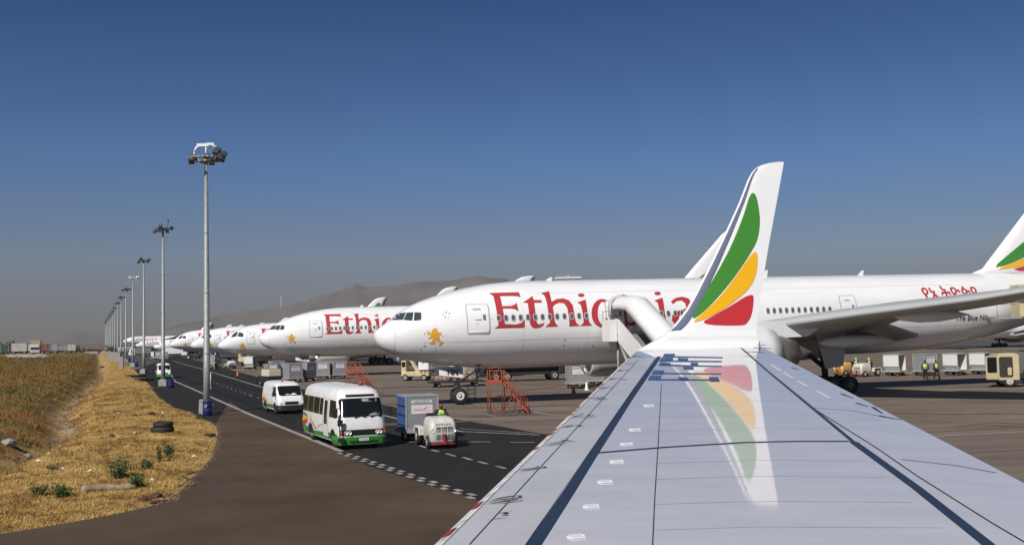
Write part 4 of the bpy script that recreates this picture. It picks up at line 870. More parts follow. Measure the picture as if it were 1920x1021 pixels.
    for x in (2.35, -1.75):
        for sd in (-1, 1): patch('wheel_arch', [[(x+.5*cos(pi*k/12), .36+.46*sin(pi*k/12)) for k in range(13)]], B.side(sd, .0135), BLACK, t, (), ZZ)
    for sd in (-1, 1):
        mb = MB(); mb.path([(3.25, sd*.98, 1.75), (3.42, sd*1.15, 1.72)], .02); mb.box((3.42, sd*1.2, 1.55), (.08, .2, .38)); mb.build('mirror', BLACK, t, .02)
    mb = MB(); mb.path([(3.3, -1.0, 1.3), (3.58, -1.06, 1.0), (3.6, -1.05, .55)], .03); mb.box((3.58, -1.03, 1.14), (.1, .22, .26)); mb.box((3.6, -1.0, .42), (.12, .26, .2)); mb.build('mirror', BLACK, t, .02)
    mb = MB(); mb.tube((1.9, .35, 2.58), (1.9, .35, 2.64), .12, .12, 12); mb.tube((1.9, .35, 2.64), (1.9, .35, 2.8), .085, .06, 12, 1); mb.build('beacon', [BLACK, mat('beacon_lens', (.45, .05, .01), .2)], t)
    MB().box((0, 0, .3), (5.6, 1.7, .22)).build('chassis', BLACK, t)
    return t
def make_van(label, green=False):
    t = thing('white_van', label, 'van')
    B = Body([(.22, -2.2, 2.28, .76, .2, .12), (.34, -2.28, 2.36, .81, .24, .14), (.75, -2.32, 2.37, .84, .26, .15), (1.02, -2.32, 2.22, .84, .28, .15), (1.14, -2.31, 2.05, .83, .28, .15), (1.72, -2.2, 1.50, .76, .28, .18), (1.84, -2.14, 1.34, .72, .3, .2), (1.93, -2.0, 1.1, .6, .3, .25), (1.97, -1.7, .7, .4, .2, .2)])
    mb = MB(); B.mesh(mb); bd = auto_smooth(mb.build('body', WHITE, t)); ZZ = B.zs(); f = B.front(.012)
    patch('windscreen', [rrect2(-.70, 1.13, .70, 1.72, .10)], f, SKYG, t, [-.65, -.6, -.55, -.5, -.45, .45, .5, .55, .6, .65], ZZ)
    patch('dashboard_papers', [[(-.35, 1.17), (-.2, 1.25), (-.05, 1.2), (.05, 1.19), (.15, 1.28), (.36, 1.25), (.42, 1.17)]], lambda y, z: (f(y, z)[0]+.006, y, z), WHITE, t)
    mb = MB(); q = [rr3(z, 1.4, xf, w, .24, .02) for z, xf, w in ((.2, 2.36, .80), (.24, 2.43, .85), (.52, 2.44, .855), (.56, 2.38, .83))]; mb.loft(q); auto_smooth(mb.build('bumper', GREEN if green else mat('bumper_black', (.02, .02, .02), .6), t))
    patch('grille', [rrect2(-.42, .60, .42, .78, .03)], f, mat('grille_black', (.012, .012, .012), .5), t, (), ZZ)
    for sd in (-1, 1):
        mb = MB(); mb.box((2.32, sd*.60, .70), (.1, .30, .18)); mb.build('headlamp', LAMPG, t, .03); mb = MB(); mb.box((2.36, sd*.70, .40), (.1, .16, .09)); mb.build('turn_signal', AMBER, t, .02)
        s = B.side(sd, .01)
        patch('side_window', [[(.75, 1.12), (1.75, 1.12), (1.42, 1.66), (.75, 1.68)]], s, SKYG, t, (), ZZ)
        for a, b in ((-.75, .45), (-2.0, -.9)): patch('side_panel_recess', [rrect2(a, 1.1, b, 1.68, .06)], s, SKYG if green else mat('panel_offwhite', (.66, .66, .65), .4), t, (), ZZ)
        patch('door_seam', [rrect2(.60, .35, .63, 1.75, .005)], s, DARK, bd, (), ZZ)
        patch('green_skirt', [[(-2.0, .345), (1.2, .345), (1.2, .55), (-2.0, .55)]], s, GREEN, bd, (), ZZ)
        for x in (1.35, -1.35): patch('wheel_arch', [[(x+.42*cos(pi*k/12), .32+.4*sin(pi*k/12)) for k in range(13)]], B.side(sd, .0135), BLACK, t, (), ZZ)
        mb = MB(); mb.box((1.75, sd*.98, 1.22), (.1, .18, .24)); mb.path([(1.7, sd*.82, 1.2), (1.75, sd*.95, 1.2)], .02); mb.build('mirror', BLACK, t, .02)
        for c, P in ((FYEL, [(-2.2, .85), (-1.6, 1.0), (-1.0, .85), (-.6, .66), (-.9, .70), (-1.5, .88), (-2.0, .80)]), (FRED, [(-2.2, .72), (-1.7, .86), (-1.1, .76), (-.7, .6), (-1.2, .66), (-1.7, .74), (-2.1, .66)])): patch('swoosh', [smooth_poly(P, 2)], s, c, bd, (), ZZ)
    patch('rear_window', [rrect2(-.6, 1.15, .6, 1.65, .08)], B.rear(.01), SKYG, t, (), ZZ)
    wheels(t, [(1.35, -.70), (1.35, .70), (-1.35, -.70), (-1.35, .70)], .32, .2, RIM)
    mb = MB(); mb.tube((.7, -.2, 1.95), (.7, -.2, 2.12), .07, .05, 10); mb.build('beacon', mat('beacon_lens', (.45, .05, .01), .2), t)
    for y0, y1 in ((-.45, .05), (.1, .55)): MB().path([(2.10, y0, 1.12), (2.02, (y0+y1)/2, 1.2), (2.07, y1, 1.14)], .012).build('wiper', BLACK, t)
    return t
HD = atan2(-.931, .366)                                   # heading of traffic coming towards us
bus = make_bus(); p = G(676, 839); bus.rotation_euler = (0, 0, HD+R(2.5)); d = Vector((cos(HD+R(2.5)), sin(HD+R(2.5)), 0)); bus.location = p-d*3.1; bus.scale = (1.03, 1.03, 1.03); d = Vector((cos(HD), sin(HD), 0))
van = make_van('white panel van with orange swooshes and black bumper, driving behind the minibus'); p = G(540, 775); van.location = p-d*2.0; van.rotation_euler = (0, 0, HD+R(4)); van.scale = (1.04, 1.04, 1.04)
van2 = make_van('small white van with green lower bumper, far down the road behind the second light pole', True); p = G(308, 709.5); van2.location = p-d*2.0; van2.rotation_euler = (0, 0, HD)
# people
SKIN = mat('skin', (.075, .04, .025), .6); VEST = mat('hi_vis_vest', (.50, .78, .03), .6); TROU = mat('dark_trousers', (.012, .013, .02), .8); JACK = mat('dark_jacket', (.012, .012, .014), .8)
def skinmesh(name, verts, edges, rad, m, parent, root=0, sub=1):
    me = bpy.data.meshes.new(name); me.from_pydata(verts, edges, []); me.materials.append(m); o = bpy.data.objects.new(name, me); COL.objects.link(o); o.parent = parent
    k = o.modifiers.new('skin', 'SKIN'); k.use_smooth_shade = True
    for i, r in enumerate(rad): me.skin_vertices[0].data[i].radius = (r, r) if not isinstance(r, tuple) else r
    me.skin_vertices[0].data[root].use_root = True
    s = o.modifiers.new('subsurf', 'SUBSURF'); s.levels = sub; s.render_levels = sub; return o
def person(label, pose='stand', vest=VEST, group=None, cap=None, lean=0, step_=.12):
    t = thing('person', label, 'person', group=group)
    if pose == 'stand':
        J = {'pel': (0, 0, .95), 'wai': (.0, 0, 1.12), 'che': (lean*.5, 0, 1.33), 'nk': (lean, 0, 1.50), 'hd': (lean+.02, 0, 1.60), 'top': (lean+.02, 0, 1.70)}
        for s, k in ((1, 'l'), (-1, 'r')):
            J.update({'hip'+k: (0, s*.10, .90), 'kn'+k: (s*step_*.5+.02, s*.11, .50), 'an'+k: (s*step_, s*.12, .09), 'to'+k: (s*step_+.17, s*.13, .035), 'sh'+k: (lean, s*.20, 1.43), 'el'+k: (lean-.02, s*.27, 1.15), 'wr'+k: (lean+.10, s*.27, .92), 'ha'+k: (lean+.13, s*.26, .83)})
    else:
        J = {'pel': (0, 0, .10), 'wai': (-.02, 0, .26), 'che': (.02, 0, .48), 'nk': (.05, 0, .65), 'hd': (.08, 0, .74), 'top': (.09, 0, .85)}
        for s, k in ((1, 'l'), (-1, 'r')):
            J.update({'hip'+k: (.04, s*.10, .08), 'kn'+k: (.45, s*.13, .14), 'an'+k: (.58, s*.13, -.26), 'to'+k: (.76, s*.13, -.30), 'sh'+k: (.04, s*.20, .59), 'el'+k: (.16, s*.29, .36), 'wr'+k: (.38, s*.20, .40), 'ha'+k: (.45, s*.17, .42)})
    RD_ = {'pel': .13, 'wai': .12, 'che': .145, 'nk': .055, 'hd': .085, 'top': .065, 'hip': .095, 'kn': .06, 'an': .045, 'to': .035, 'sh': .065, 'el': .045, 'wr': .032, 'ha': .035}
    ks = list(J); E = [('pel', 'wai'), ('wai', 'che'), ('che', 'nk'), ('nk', 'hd'), ('hd', 'top')]
    for k in 'lr': E += [('pel', 'hip'+k), ('hip'+k, 'kn'+k), ('kn'+k, 'an'+k), ('an'+k, 'to'+k), ('che', 'sh'+k), ('sh'+k, 'el'+k), ('el'+k, 'wr'+k), ('wr'+k, 'ha'+k)]
    ix = {k: i for i, k in enumerate(ks)}; gr_ = lambda k: RD_.get(k, RD_.get(k[:-1], .05))
    b = skinmesh('body', [J[k] for k in ks], [(ix[a], ix[c]) for a, c in E], [gr_(k) for k in ks], SKIN, t)
    def sub(name, keys, edges, m, grow): 
        i2 = {k: i for i, k in enumerate(keys)}; return skinmesh(name, [J[k] for k in keys], [(i2[a], i2[c]) for a, c in edges], [gr_(k)+grow for k in keys], m, t)
    sub('trousers', ['pel', 'hipl', 'knl', 'anl', 'hipr', 'knr', 'anr'], [('pel', 'hipl'), ('hipl', 'knl'), ('knl', 'anl'), ('pel', 'hipr'), ('hipr', 'knr'), ('knr', 'anr')], TROU, .022)
    sub('jacket', ['che', 'wai', 'shl', 'ell', 'wrl', 'shr', 'elr', 'wrr'], [('che', 'wai'), ('che', 'shl'), ('shl', 'ell'), ('ell', 'wrl'), ('che', 'shr'), ('shr', 'elr'), ('elr', 'wrr')], JACK, .018)
    v = sub('safety_vest', ['che', 'wai', 'pel', 'shl', 'shr'], [('che', 'wai'), ('wai', 'pel'), ('che', 'shl'), ('che', 'shr')], vest, .034)
    hx, hy, hz = J['hd']; mb = MB(); mb.lathe([(hz+.01, .098), (hz+.06, .106), (hz+.11, .09), (hz+.15, .045), (hz+.16, .001)], (hx-.012, 0, 0), 'Z', 14)
    if cap: mb.box((hx+.12, 0, hz+.045), (.12, .15, .015))
    mb.build('cap' if cap else 'hair', cap or mat('black_hair', (.01, .009, .008), .8), t)
    mb = MB(); z = J['che'][2]; r = .185
    for zz in (z-.14, z-.02): mb.lathe([(zz-.025, r-.01), (zz, r), (zz+.025, r-.01)], (J['che'][0]*.9, 0, 0), 'Z', 16)
    mb.build('reflective_band', mat('reflective_silver', (.6, .6, .58), .4), v)
    return t
# baggage tractor in front, with its driver
def make_tug(label, nm='baggage_tractor', paint=None, letters=True):
    t = thing(nm, label, 'baggage tractor'); m = paint or mat('tractor_white', (.62, .60, .54), .45, var=.25, vs=2)
    B = Body([(.20, -1.2, 1.36, .52, .10, .08), (.30, -1.25, 1.44, .60, .14, .1), (.75, -1.25, 1.45, .62, .18, .1), (1.02, -.2, 1.40, .60, .2, .1), (1.22, .05, 1.30, .55, .22, .1), (1.30, .2, 1.15, .46, .2, .1)])
    mb = MB(); mb.loft([rr3(z, .0, xf, w, .2, .06) for z, xf, w in ((.24, 1.38, .50), (.34, 1.45, .58), (.80, 1.46, .60), (1.05, 1.41, .585), (1.24, 1.27, .53), (1.32, 1.08, .43))]); auto_smooth(mb.build('bonnet', m, t))
    mb = MB(); mb.box((-.75, 0, .52), (1.5, 1.0, .36)); 
    for sd in (-1, 1): mb.box((-.8, sd*.62, .80), (1.05, .30, .10)); mb.box((-.28, sd*.62, .62), (.08, .30, .32)); mb.box((-1.33, sd*.62, .62), (.08, .30, .32))
    mb.build('body', m, t, .03)
    MB().box((.72, 0, .205), (1.42, 1.04, .06)).build('red_skirt', RED, t, .02)
    gm = mat('grille_black', (.012, .012, .012), .5); g = MB()
    for row in (.72, .40):
        for k in range(12):
            y = .05+(k-6)*.058+(.02 if k > 3 else 0)+(.02 if k > 7 else 0); g.box((1.458, y, row+.11), (.012, .028, .24))
    g.build('grille_slats', gm, t)
    if letters:
        vs, fs = text2d('HARLAN', .15, 'CENTER', 1.25); MB().add([(1.425, -.0+v.x, 1.0+v.y) for v in vs], fs).build('maker_letters', gm, t)
    for sd in (-1, 1): mb = MB(); mb.lathe([(0, .001), (.0, .08), (.03, .09), (-.04, .1)], (1.44, sd*.46, .78), 'X', 16); mb.build('headlamp', LAMPG, t)
    MB().box((1.52, .02, .42), (.1, .10, .50)).box((1.54, .02, .25), (.16, .2, .1)).build('tow_hitch', RED, t, .02)
    mb = MB(); mb.box((-.55, -.1, .82), (.45, .45, .14)); mb.box((-.80, -.1, 1.12), (.12, .44, .56), 0, Matrix.Rotation(-.15, 3, 'Y')); mb.build('seat', mat('seat_black', (.012, .012, .013), .5), t, .06)
    mb = MB(); mb.tube((-.0, .1, 1.0), (-.18, .1, 1.32), .025); 
    for k in range(12): a, b = 2*pi*k/12, 2*pi*(k+1)/12; mb.tube((-.18+.08*cos(a), .1+.19*sin(a), 1.32+.12*cos(a)), (-.18+.08*cos(b), .1+.19*sin(b), 1.32+.12*cos(b)), .016, None, 6)
    mb.build('steering_wheel', BLACK, t)
    wheels(t, [(1.0, -.56), (1.0, .56)], .29, .2, m); wheels(t, [(-.8, -.64), (-.8, .64)], .42, .26, m)
    return t
tug = make_tug('white baggage tractor with barred grille and red tow hitch, hauling the container beside the minibus'); HT = atan2(-.96, .28); p = G(828, 839); dT = Vector((cos(HT), sin(HT), 0)); tug.rotation_euler = (0, 0, HT); tug.location = p-dT*1.0
drv = person('driver in dark jacket and lime vest seated on the nearest tractor', 'sit', cap=mat('red_cap', (.25, .03, .02), .7)); nT = Vector((-dT.y, dT.x, 0)); drv.location = tug.location-dT*.45+nT*.30+Vector((0, 0, .92)); drv.rotation_euler = (0, 0, HT)
# containers and their dollies
def make_uld(label, blue=False, open_=False, shell=None, text=True):
    t = thing('cargo_container', label, 'cargo container', group='airfreight containers'); m = shell or ALU; W_, D_, H_ = .78, .78, 1.63           # half width across the face, half depth
    pr = [(-W_, 0), (W_-.0, 0), (W_, .5), (W_, H_), (-W_, H_)] if not open_ else [(-W_+.42, 0), (W_, 0), (W_, H_), (-W_, H_), (-W_, .48)]
    if open_:
        mb = MB(); n = len(pr); th = .05
        mb.prism([(-D_, y, z) for y, z in pr], (.03, 0, 0))
        c = [(y*.94, .06+z*.93) for y, z in pr]
        for (a, b, e, f) in zip(pr, pr[1:]+pr[:1], c, c[1:]+c[:1]): mb.prism([(-D_+.02, *a), (-D_+.02, *b), (-D_+.02, *f), (-D_+.02, *e)], (2*D_, 0, 0))
        mb.build('shell', m, t)
    else: MB().prism([(-D_, y, z) for y, z in pr], (2*D_, 0, 0)).build('shell', m, t, .012)
    mb = MB()
    for y in (-W_, W_): mb.box((D_, y*.985, H_/2), (.05, .06, H_))
    for z in (.04, H_-.03): mb.box((D_, 0, z), (.05, 2*W_, .07))
    for y in (-W_, W_): mb.box((-D_, y*.985, H_/2+.2), (.05, .06, H_-.4))
    mb.box((0, -W_, H_-.03), (2*D_, .05, .07)); mb.box((0, W_, H_-.03), (2*D_, .05, .07)); mb.build('edge_frame', mat('frame_aluminium', (.5, .5, .49), .4, metal=.4), t)
    if blue:
        MB().box((0, -W_-.015, H_/2), (2*D_-.1, .03, H_-.12)).build('curtain', mat('blue_curtain', (.035, .09, .27), .7, var=.2), t); mb = MB()
        for z in (.25, .72, 1.15): mb.box((0, -W_-.04, z), (2*D_, .03, .05))
        mb.build('strap', BLACK, t)
    if text and not open_:
        po = MB().box((D_+.008, .0, .98), (.016, 1.02, .42)).build('poster', mat('poster_white', (.72, .66, .66), .5), t)
        sw = [(-.38, .93), (-.1, .965), (.08, .985), (.2, 1.06), (.3, 1.12), (.22, 1.03), (.12, .965), (-.1, .945)]
        MB().add([(D_+.019, y, z) for y, z in sw], [tuple(range(len(sw)))]).add([(D_+.019, y, z) for y, z in ((-.1, .90), (.4, .90), (.4, .912), (-.1, .912))], [(0, 1, 2, 3)]).build('poster_swoosh', FRED, po)
        vs, fs = text2d('Ethiopian', .085); MB().add([(D_+.02, -.40+v.x, .955+v.y) for v in vs], fs).build('poster_text', FRED, po)
        pl = MB().box((D_+.008, .0, 1.34), (.016, 1.0, .14)).build('number_label', mat('label_white', (.62, .63, .64), .5), t)
        vs, fs = text2d('AKE 6140 ET', .135, 'CENTER', 1.02); MB().add([(D_+.02, v.x, 1.295+v.y) for v in vs], fs).build('label_text', mat('letter_black', (.01, .01, .01), .5), pl)
    return t
def make_dolly(label):
    t = thing('container_dolly', label, 'dolly', group='flat dollies under the containers'); mb = MB()
    mb.box((0, 0, .42), (1.75, 1.8, .10)); mb.box((0, -.88, .46), (1.8, .06, .12)); mb.box((0, .88, .46), (1.8, .06, .12)); mb.build('deck', mat('dolly_steel', (.36, .36, .35), .5, var=.3), t, .01)
    mb = MB(); mb.box((.55, 0, .26), (.08, 1.3, .1)); mb.box((-.55, 0, .26), (.08, 1.3, .1)); mb.box((0, .35, .33), (1.5, .08, .1)); mb.box((0, -.35, .33), (1.5, .08, .1)); mb.build('axle', DARK, t)
    MB().path([(.85, 0, .33), (1.7, 0, .28)], .035).build('tow_bar', mat('tow_bar_yellow', (.45, .28, .03), .5), t)
    for x in (-.55, .55):
        for y in (-.62, .62): mb = MB(); wheel(mb, (x, y, .18), .18, .1); mb.build('wheel', [BLACK, HUB, HUB], t)
    return t
dl0 = make_dolly('steel dolly under the blue sided container beside the nearest tractor'); u0 = make_uld('grey aluminium container with blue curtain side and white poster, behind the nearest tractor', True)
p = tug.location-dT*3.35-nT*.18; p.z = 0; dl0.location = p; dl0.rotation_euler = (0, 0, HT+R(4)); u0.location = p+Vector((0, 0, .475)); u0.rotation_euler = (0, 0, HT+R(4))
ug = make_uld('x'); uo = make_uld('x', open_=True, shell=mat('container_white', (.62, .62, .60), .5)); dused = [0]
def uld_at(u, v, rz, label, src, dlabel, sc=1.0, shell=None):
    p = G(u, v); dd = dup(dl0, p, rz, dlabel); c = dup(src, p+Vector((0, 0, .475)), rz, label); return c
B16 = PSI-pi/2                                            # facing us across the apron
uld_at(1081, 727, B16+R(-6), 'grey container with white poster behind the red cone, below the belly of the nearest jet', ug, 'dolly under the container behind the red cone'); uld_at(1112, 722, B16+R(-6), 'second grey container beside the engine inlet of the nearest jet', ug, 'dolly under the container beside the engine inlet')
uld_at(1678, 704, B16+R(30), 'open white container with angled foot, leftmost of the four right of the main wheels', uo, 'dolly under the open white container'); uld_at(1735, 703.5, B16+R(8), 'closed pale container with posters behind the two workers in vests', ug, 'dolly behind the two workers in vests')
uld_at(1791, 702.5, B16+R(20), 'open frame container right of the two workers, dark inside', uo, 'dolly under the dark open container'); uld_at(1840, 701, B16+R(25), 'container with blue mark just left of the truck with the open door', uo, 'dolly left of the truck with the open door')
uld_at(549, 716, HD+R(16), 'grey container on the dolly with yellow tow bar, under the nose of the second jet', ug, 'dolly with yellow tow bar under the second jet'); uld_at(574, 714, HD+R(40), 'grey container just left of the nose wheel of the second jet', ug, 'dolly left of the nose wheel of the second jet')
uld_at(519, 708, HD+R(10), 'small grey container behind the white power unit, near the third jet', ug, 'dolly behind the white power unit')
uld_at(604, 710, B16, 'pale container between the second jet nose wheel and the far orange steps', ug, 'dolly between second jet and far orange steps'); uld_at(634, 709, B16+R(12), 'container with red label beside the far orange steps', ug, 'dolly beside the far orange steps')
for k, (u, v, c) in enumerate(((297, 674, 'blue'), (307, 675, 'grey'), (291, 674, 'white'), (403, 687, 'grey'), (470, 692, 'white'))):
    uld_at(u, v, B16+R(15*k), '%s container among the far carts, %s' % (c, ('behind the far green bumper van', 'right of the blue one behind the far van', 'left of the blue one behind the far van', 'by the worker near the first light pole', 'right of the far white tractor')[k]), ug if c != 'white' else uo, 'dolly of the far %s container' % ('blue', 'grey first', 'white', 'grey second', 'white second')[k])
bpy.data.objects.remove
for o in (ug, uo):
    def kill(x):
        for c in list(x.children): kill(c)
        bpy.data.objects.remove(x)
    kill(o)
# orange maintenance steps
def make_steps(label):
    t = thing('maintenance_steps', label, 'maintenance steps', group='orange maintenance steps'); m = ORANGE
    mb = MB()
    for x in (-1.15, -.2):
        for y in (-.5, .5): mb.tube((x, y, .15), (x, y, 3.0 if x < -1 else 2.95), .03, None, 6)
    for z in (.22, 1.15, 2.05):
        for y in (-.5, .5): mb.tube((-1.15, y, z), (-.2, y, z), .028, None, 6)
        for x in (-1.15, -.2): mb.tube((x, -.5, z), (x, .5, z), .028, None, 6)
    for y in (-.5, .5): mb.path([(-1.15, y, 1.15), (-.85, y, .25)], .02); mb.path([(-.2, y, .22), (1.15, y, .2)], .028); mb.path([(-.2, y, .3), (.45, y, 1.15)], .022); mb.path([(-.2, y, 1.15), (.5, y, 1.15)], .022); mb.path([(.55, y, .2), (.55, y, 1.1)], .02); mb.path([(1.15, y, .2), (1.15, y, .55)], .02)
    mb.build('frame', m, t)
    MB().box((-.68, 0, 2.08), (1.0, 1.04, .05)).box((-.68, -.52, 2.2), (1.0, .02, .26)).build('platform', m, t)
    mb = MB()
    for y in (-.5, .5):
        for z in (2.5, 2.9): mb.tube((-1.15, y, z), (-.2, y, z), .022, None, 6)
        mb.tube((-.68, y, 2.1), (-.68, y, 2.9), .02, None, 6); mb.path([(-.2, y, 2.9), (1.3, y, .95), (1.45, y, .2)], .022); mb.path([(-.2, y, 2.5), (1.2, y, .62)], .018)
        for k in range(4): q = (k+1)/5; mb.tube((-.2+1.5*q, y, 2.1-1.95*q), (-.2+1.5*q, y, 2.9-1.95*q), .016, None, 6)
    for z in (2.5, 2.9): mb.tube((-1.15, -.5, z), (-1.15, .5, z), .022, None, 6)
    for x in (-1.0, -.4): mb.tube((x, -.5, 2.9), (x, -.5, 3.15), .02, None, 6); mb.tube((x, .5, 2.9), (x, .5, 3.15), .02, None, 6)
    mb.path([(-1.0, -.5, 3.15), (-.4, -.5, 3.15), (-.4, .5, 3.15), (-1.0, .5, 3.15), (-1.0, -.5, 3.15)], .02); mb.build('handrail', m, t)
    mb = MB()
    for y in (-.48, .48): mb.prism([(-.2, y, 2.1), (-.08, y, 2.1), (1.55, y, .12), (1.43, y, .05)], (0, .03, 0))
    mb.build('stringer', m, t); mb = MB()
    for k in range(9): q = (k+.5)/9; mb.box((-.2+1.62*q, 0, 2.02-1.9*q), (.22, .94, .03))
    mb.build('tread', mat('tread_dark', (.06, .04, .03), .7), t)
    for x in (-1.15, -.2, .75, 1.15):
        for y in (-.5, .5): mb = MB(); wheel(mb, (x, y, .1), .1, .06); mb.tube((x, y, .1), (x, y, .22), .02); mb.build('castor', [BLACK, HUB, HUB], t)
    return t
s1_ = make_steps('orange steel maintenance steps beside the nose wheels of the nearest jet'); s1_.location = G(950, 774); s1_.rotation_euler = (0, 0, R(-8)); s1_.scale = (.95, .95, .9)
s2_ = dup(s1_, G(680, 741), R(-14), 'orange maintenance steps farther off, rising behind the roof of the minibus'); s2_.location.x -= .2
# red sign post beside the far steps
# boarding stairs at door two of the near jet
bs = thing('boarding_stairs', 'white canopied boarding stairs docked at the second door of the nearest jet', 'boarding stairs'); bs.parent = None
pd = Matrix.Translation(p1.location) @ Matrix.Rotation(PSI, 4, 'Z'); q = pd @ Vector((17.05, -3.15, 0)); bs.location = q; bs.rotation_euler = (0, 0, PSI-pi/2)   # local +x points away from the jet, +y towards its tail
pathS = [(.05, 4.72), (1.9, 4.72), (10.2, .75)]
def canopy(y0, mb, th=0):
    pass
SW = mat('stairs_white', (.74, .74, .73), .4, var=.06); sec = [(1.0, 0), (1.05, .8), (1.04, 1.5), (.9, 2.1), (.55, 2.5), (0, 2.65), (-.55, 2.5), (-.85, 2.15), (-.93, 1.75)]
mb = MB(); rings = []
for x, z in [(.12, 4.72), (.9, 4.72), (1.7, 4.72), (2.2, 4.6), (3.2, 4.1), (10.1, .8)]:
    up = 1.0; rings.append([(x+(h*.45 if x > 1.8 else 0), y, z+h*up) for y, h in sec]); 
mb.loft(rings, caps=False, closed=False); o = mb.build('canopy', SW, bs); sm_ = o.modifiers.new('solidify', 'SOLIDIFY'); sm_.thickness = .05
mb = MB(); rings = [[(x, y*1.06, 4.72+h*1.05) for y, h in [(1.0, -.1)]+sec+[(-.9, 1.2)]] for x in (-.05, .2, .45)]; mb.loft(rings, caps=False, closed=False); o = mb.build('door_hood', mat('hood_grey', (.5, .49, .47), .7), bs); sm_ = o.modifiers.new('solidify', 'SOLIDIFY'); sm_.thickness = .05
MB().box((.9, 0, 4.62), (1.9, 2.0, .16)).build('platform', GREYP, bs)
mb = MB(); mb.box((1.0, -1.3, 4.95), (1.5, .55, 1.5)); mb.build('service_box', SW, bs, .03)
MB().path([(.3, -1.5, 5.7), (.3, -1.5, 6.3), (1.7, -1.5, 6.3), (1.7, -1.5, 5.7)], .03).build('handrail', GREYP, bs)
MB().prism([(.35, -1.0, 4.3), (1.75, -1.0, 4.3), (1.75, -1.0, 5.75), (.35, -1.0, 5.75)], (0, .05, 0)).build('side_panel', SW, bs, .01)
MB().prism([(1.8, -1.0, 4.15), (1.8, -1.0, 5.75), (10.2, -1.0, 1.75), (10.2, -1.0, .15)], (0, .05, 0)).build('side_panel', SW, bs); MB().prism([(1.8, 1.0, 4.15), (1.8, 1.0, 5.0), (10.2, 1.0, 1.0), (10.2, 1.0, .15)], (0, -.05, 0)).build('side_panel', SW, bs)
mb = MB()
for k in range(22): mb.box((1.95+k*.375, 0, 4.6-k*.18), (.36, 1.8, .04)); mb.box((2.12+k*.375, 0, 4.52-k*.18), (.02, 1.8, .18))
mb.build('tread', GREYP, bs)
mb = MB(); mb.prism([(1.9, .90, 4.9), (1.9, .90, 6.0), (9.5, .90, 2.3), (9.5, .90, 1.2)], (0, .02, 0)); mb.build('red_blue_lining', mat('lining_red_blue', (.35, .05, .05), .6, col2=(.03, .05, .16), vs=.6), bs)
mb = MB()
for y in (-.9, .86): mb.path([(1.9, y, 5.7), (10, y, 1.8)], .03)
for k in range(7): x = 2.2+k*1.15; mb.tube((x, -.9, 4.6-(x-1.9)*.48), (x, -.9, 5.6-(x-1.9)*.48), .02)
mb.build('handrail', mat('rail_bare', (.6, .6, .6), .35, metal=.5), bs)
mb = MB(); mb.box((5.8, 0, .75), (8.0, 1.9, .4)); mb.path([(1.0, -.7, 4.5), (4.5, -.7, .9)], .12); mb.path([(1.0, .7, 4.5), (4.5, .7, .9)], .12); mb.path([(1.2, -.8, .8), (1.2, -.8, 4.5)], .08); mb.path([(1.2, .8, .8), (1.2, .8, 4.5)], .08); mb.build('chassis', GREYP, bs)
wheels(bs, [(3.0, -.85), (3.0, .85), (8.2, -.85), (8.2, .85)], .42, .26)
# cream loader truck, netted freight, ladder, tanker, cones under the jets
def cone(label, u, v, m, h=.72):
    t = thing('traffic_cone', label, 'traffic cone', G(u, v)); mb = MB(); mb.lathe([(.03, .17), (h, .035), (h, .001)], (0, 0, 0), 'Z', 14); mb.build('cone', m, t); MB().box((0, 0, .02), (.4, .4, .04)).build('base', m, t); 
    if m is not WHITE: mb = MB(); mb.lathe([(h*.5, .107), (h*.68, .076)], (0, 0, 0), 'Z', 14); mb.build('band', WHITE, t)
ORC = mat('cone_orange', (.55, .09, .025), .6)
cone('orange cone in front of the container under the belly of the nearest jet', 1075.6, 737, ORC); cone('white cone beside the right wing edge, right of the orange cone', 1100, 731, WHITE); cone('orange cone on the road edge below the nose of the third jet', 445.5, 704, ORC)
def truck(label, nm, u, v, rz, L, W_, Hc, cabm, boxm, boxh, cat='truck', boxz=.9, cabL=1.7):
    t = thing(nm, label, cat, G(u, v), rz)
    B = Body([(.45, L/2-cabL, L/2, W_/2, .15, .05), (1.1, L/2-cabL, L/2+.03, W_/2, .18, .05), (1.5, L/2-cabL, L/2-.02, W_/2, .18, .05), (Hc-.25, L/2-cabL, L/2-.22, W_/2-.06, .2, .06), (Hc, L/2-cabL+.1, L/2-.5, W_/2-.2, .2, .1)])
    mb = MB(); B.mesh(mb); auto_smooth(mb.build('cab', cabm, t)); ZZ = B.zs()
    patch('windscreen', [rrect2(-W_/2+.16, 1.45, W_/2-.16, Hc-.3, .08)], B.front(.012), SKYG, t, (), ZZ)
    for sd in (-1, 1):
        patch('side_window', [rrect2(L/2-cabL+.45, 1.45, L/2-.4, Hc-.32, .06)], B.side(sd, .01), SKYG, t, (), ZZ); MB().box((L/2, sd*(W_/2-.3), .85), (.06, .3, .18)).build('headlamp', LAMPG, t, .03)
    MB().box((L/2-.05, 0, .5), (.22, W_, .25)).build('bumper', DARK, t, .03); MB().box((-.2, 0, .72), (L-.3, W_*.5, .22)).build('chassis', DARK, t)
    if boxh: mb = MB(); mb.box((-cabL/2-.05, 0, boxz+boxh/2), (L-cabL-.15, W_+.06, boxh)); mb.build('cargo_box', boxm, t, .03)
    wheels(t, [(L/2-.9, -W_/2+.15), (L/2-.9, W_/2-.15), (-L/2+1.1, -W_/2+.15), (-L/2+1.1, W_/2-.15)], .45, .26)
    return t
cl = thing('belt_loader', 'cream belt loader with a slanted white ramp, under the chin of the nearest jet', 'belt loader', G(782, 713), R(-12))
mb = MB(); mb.box((0, 0, .75), (3.1, 1.5, .5)); mb.box((-1.3, 0, 1.55), (.55, 1.3, 1.3)); mb.build('body', CREAM, cl, .05)
for sd in (-1, 1): patch('cab_window', [rrect2(-1.5, 1.5, -1.1, 2.05, .04)], lambda x, z, s=sd: (x, s*.662, z), SKYG, cl)
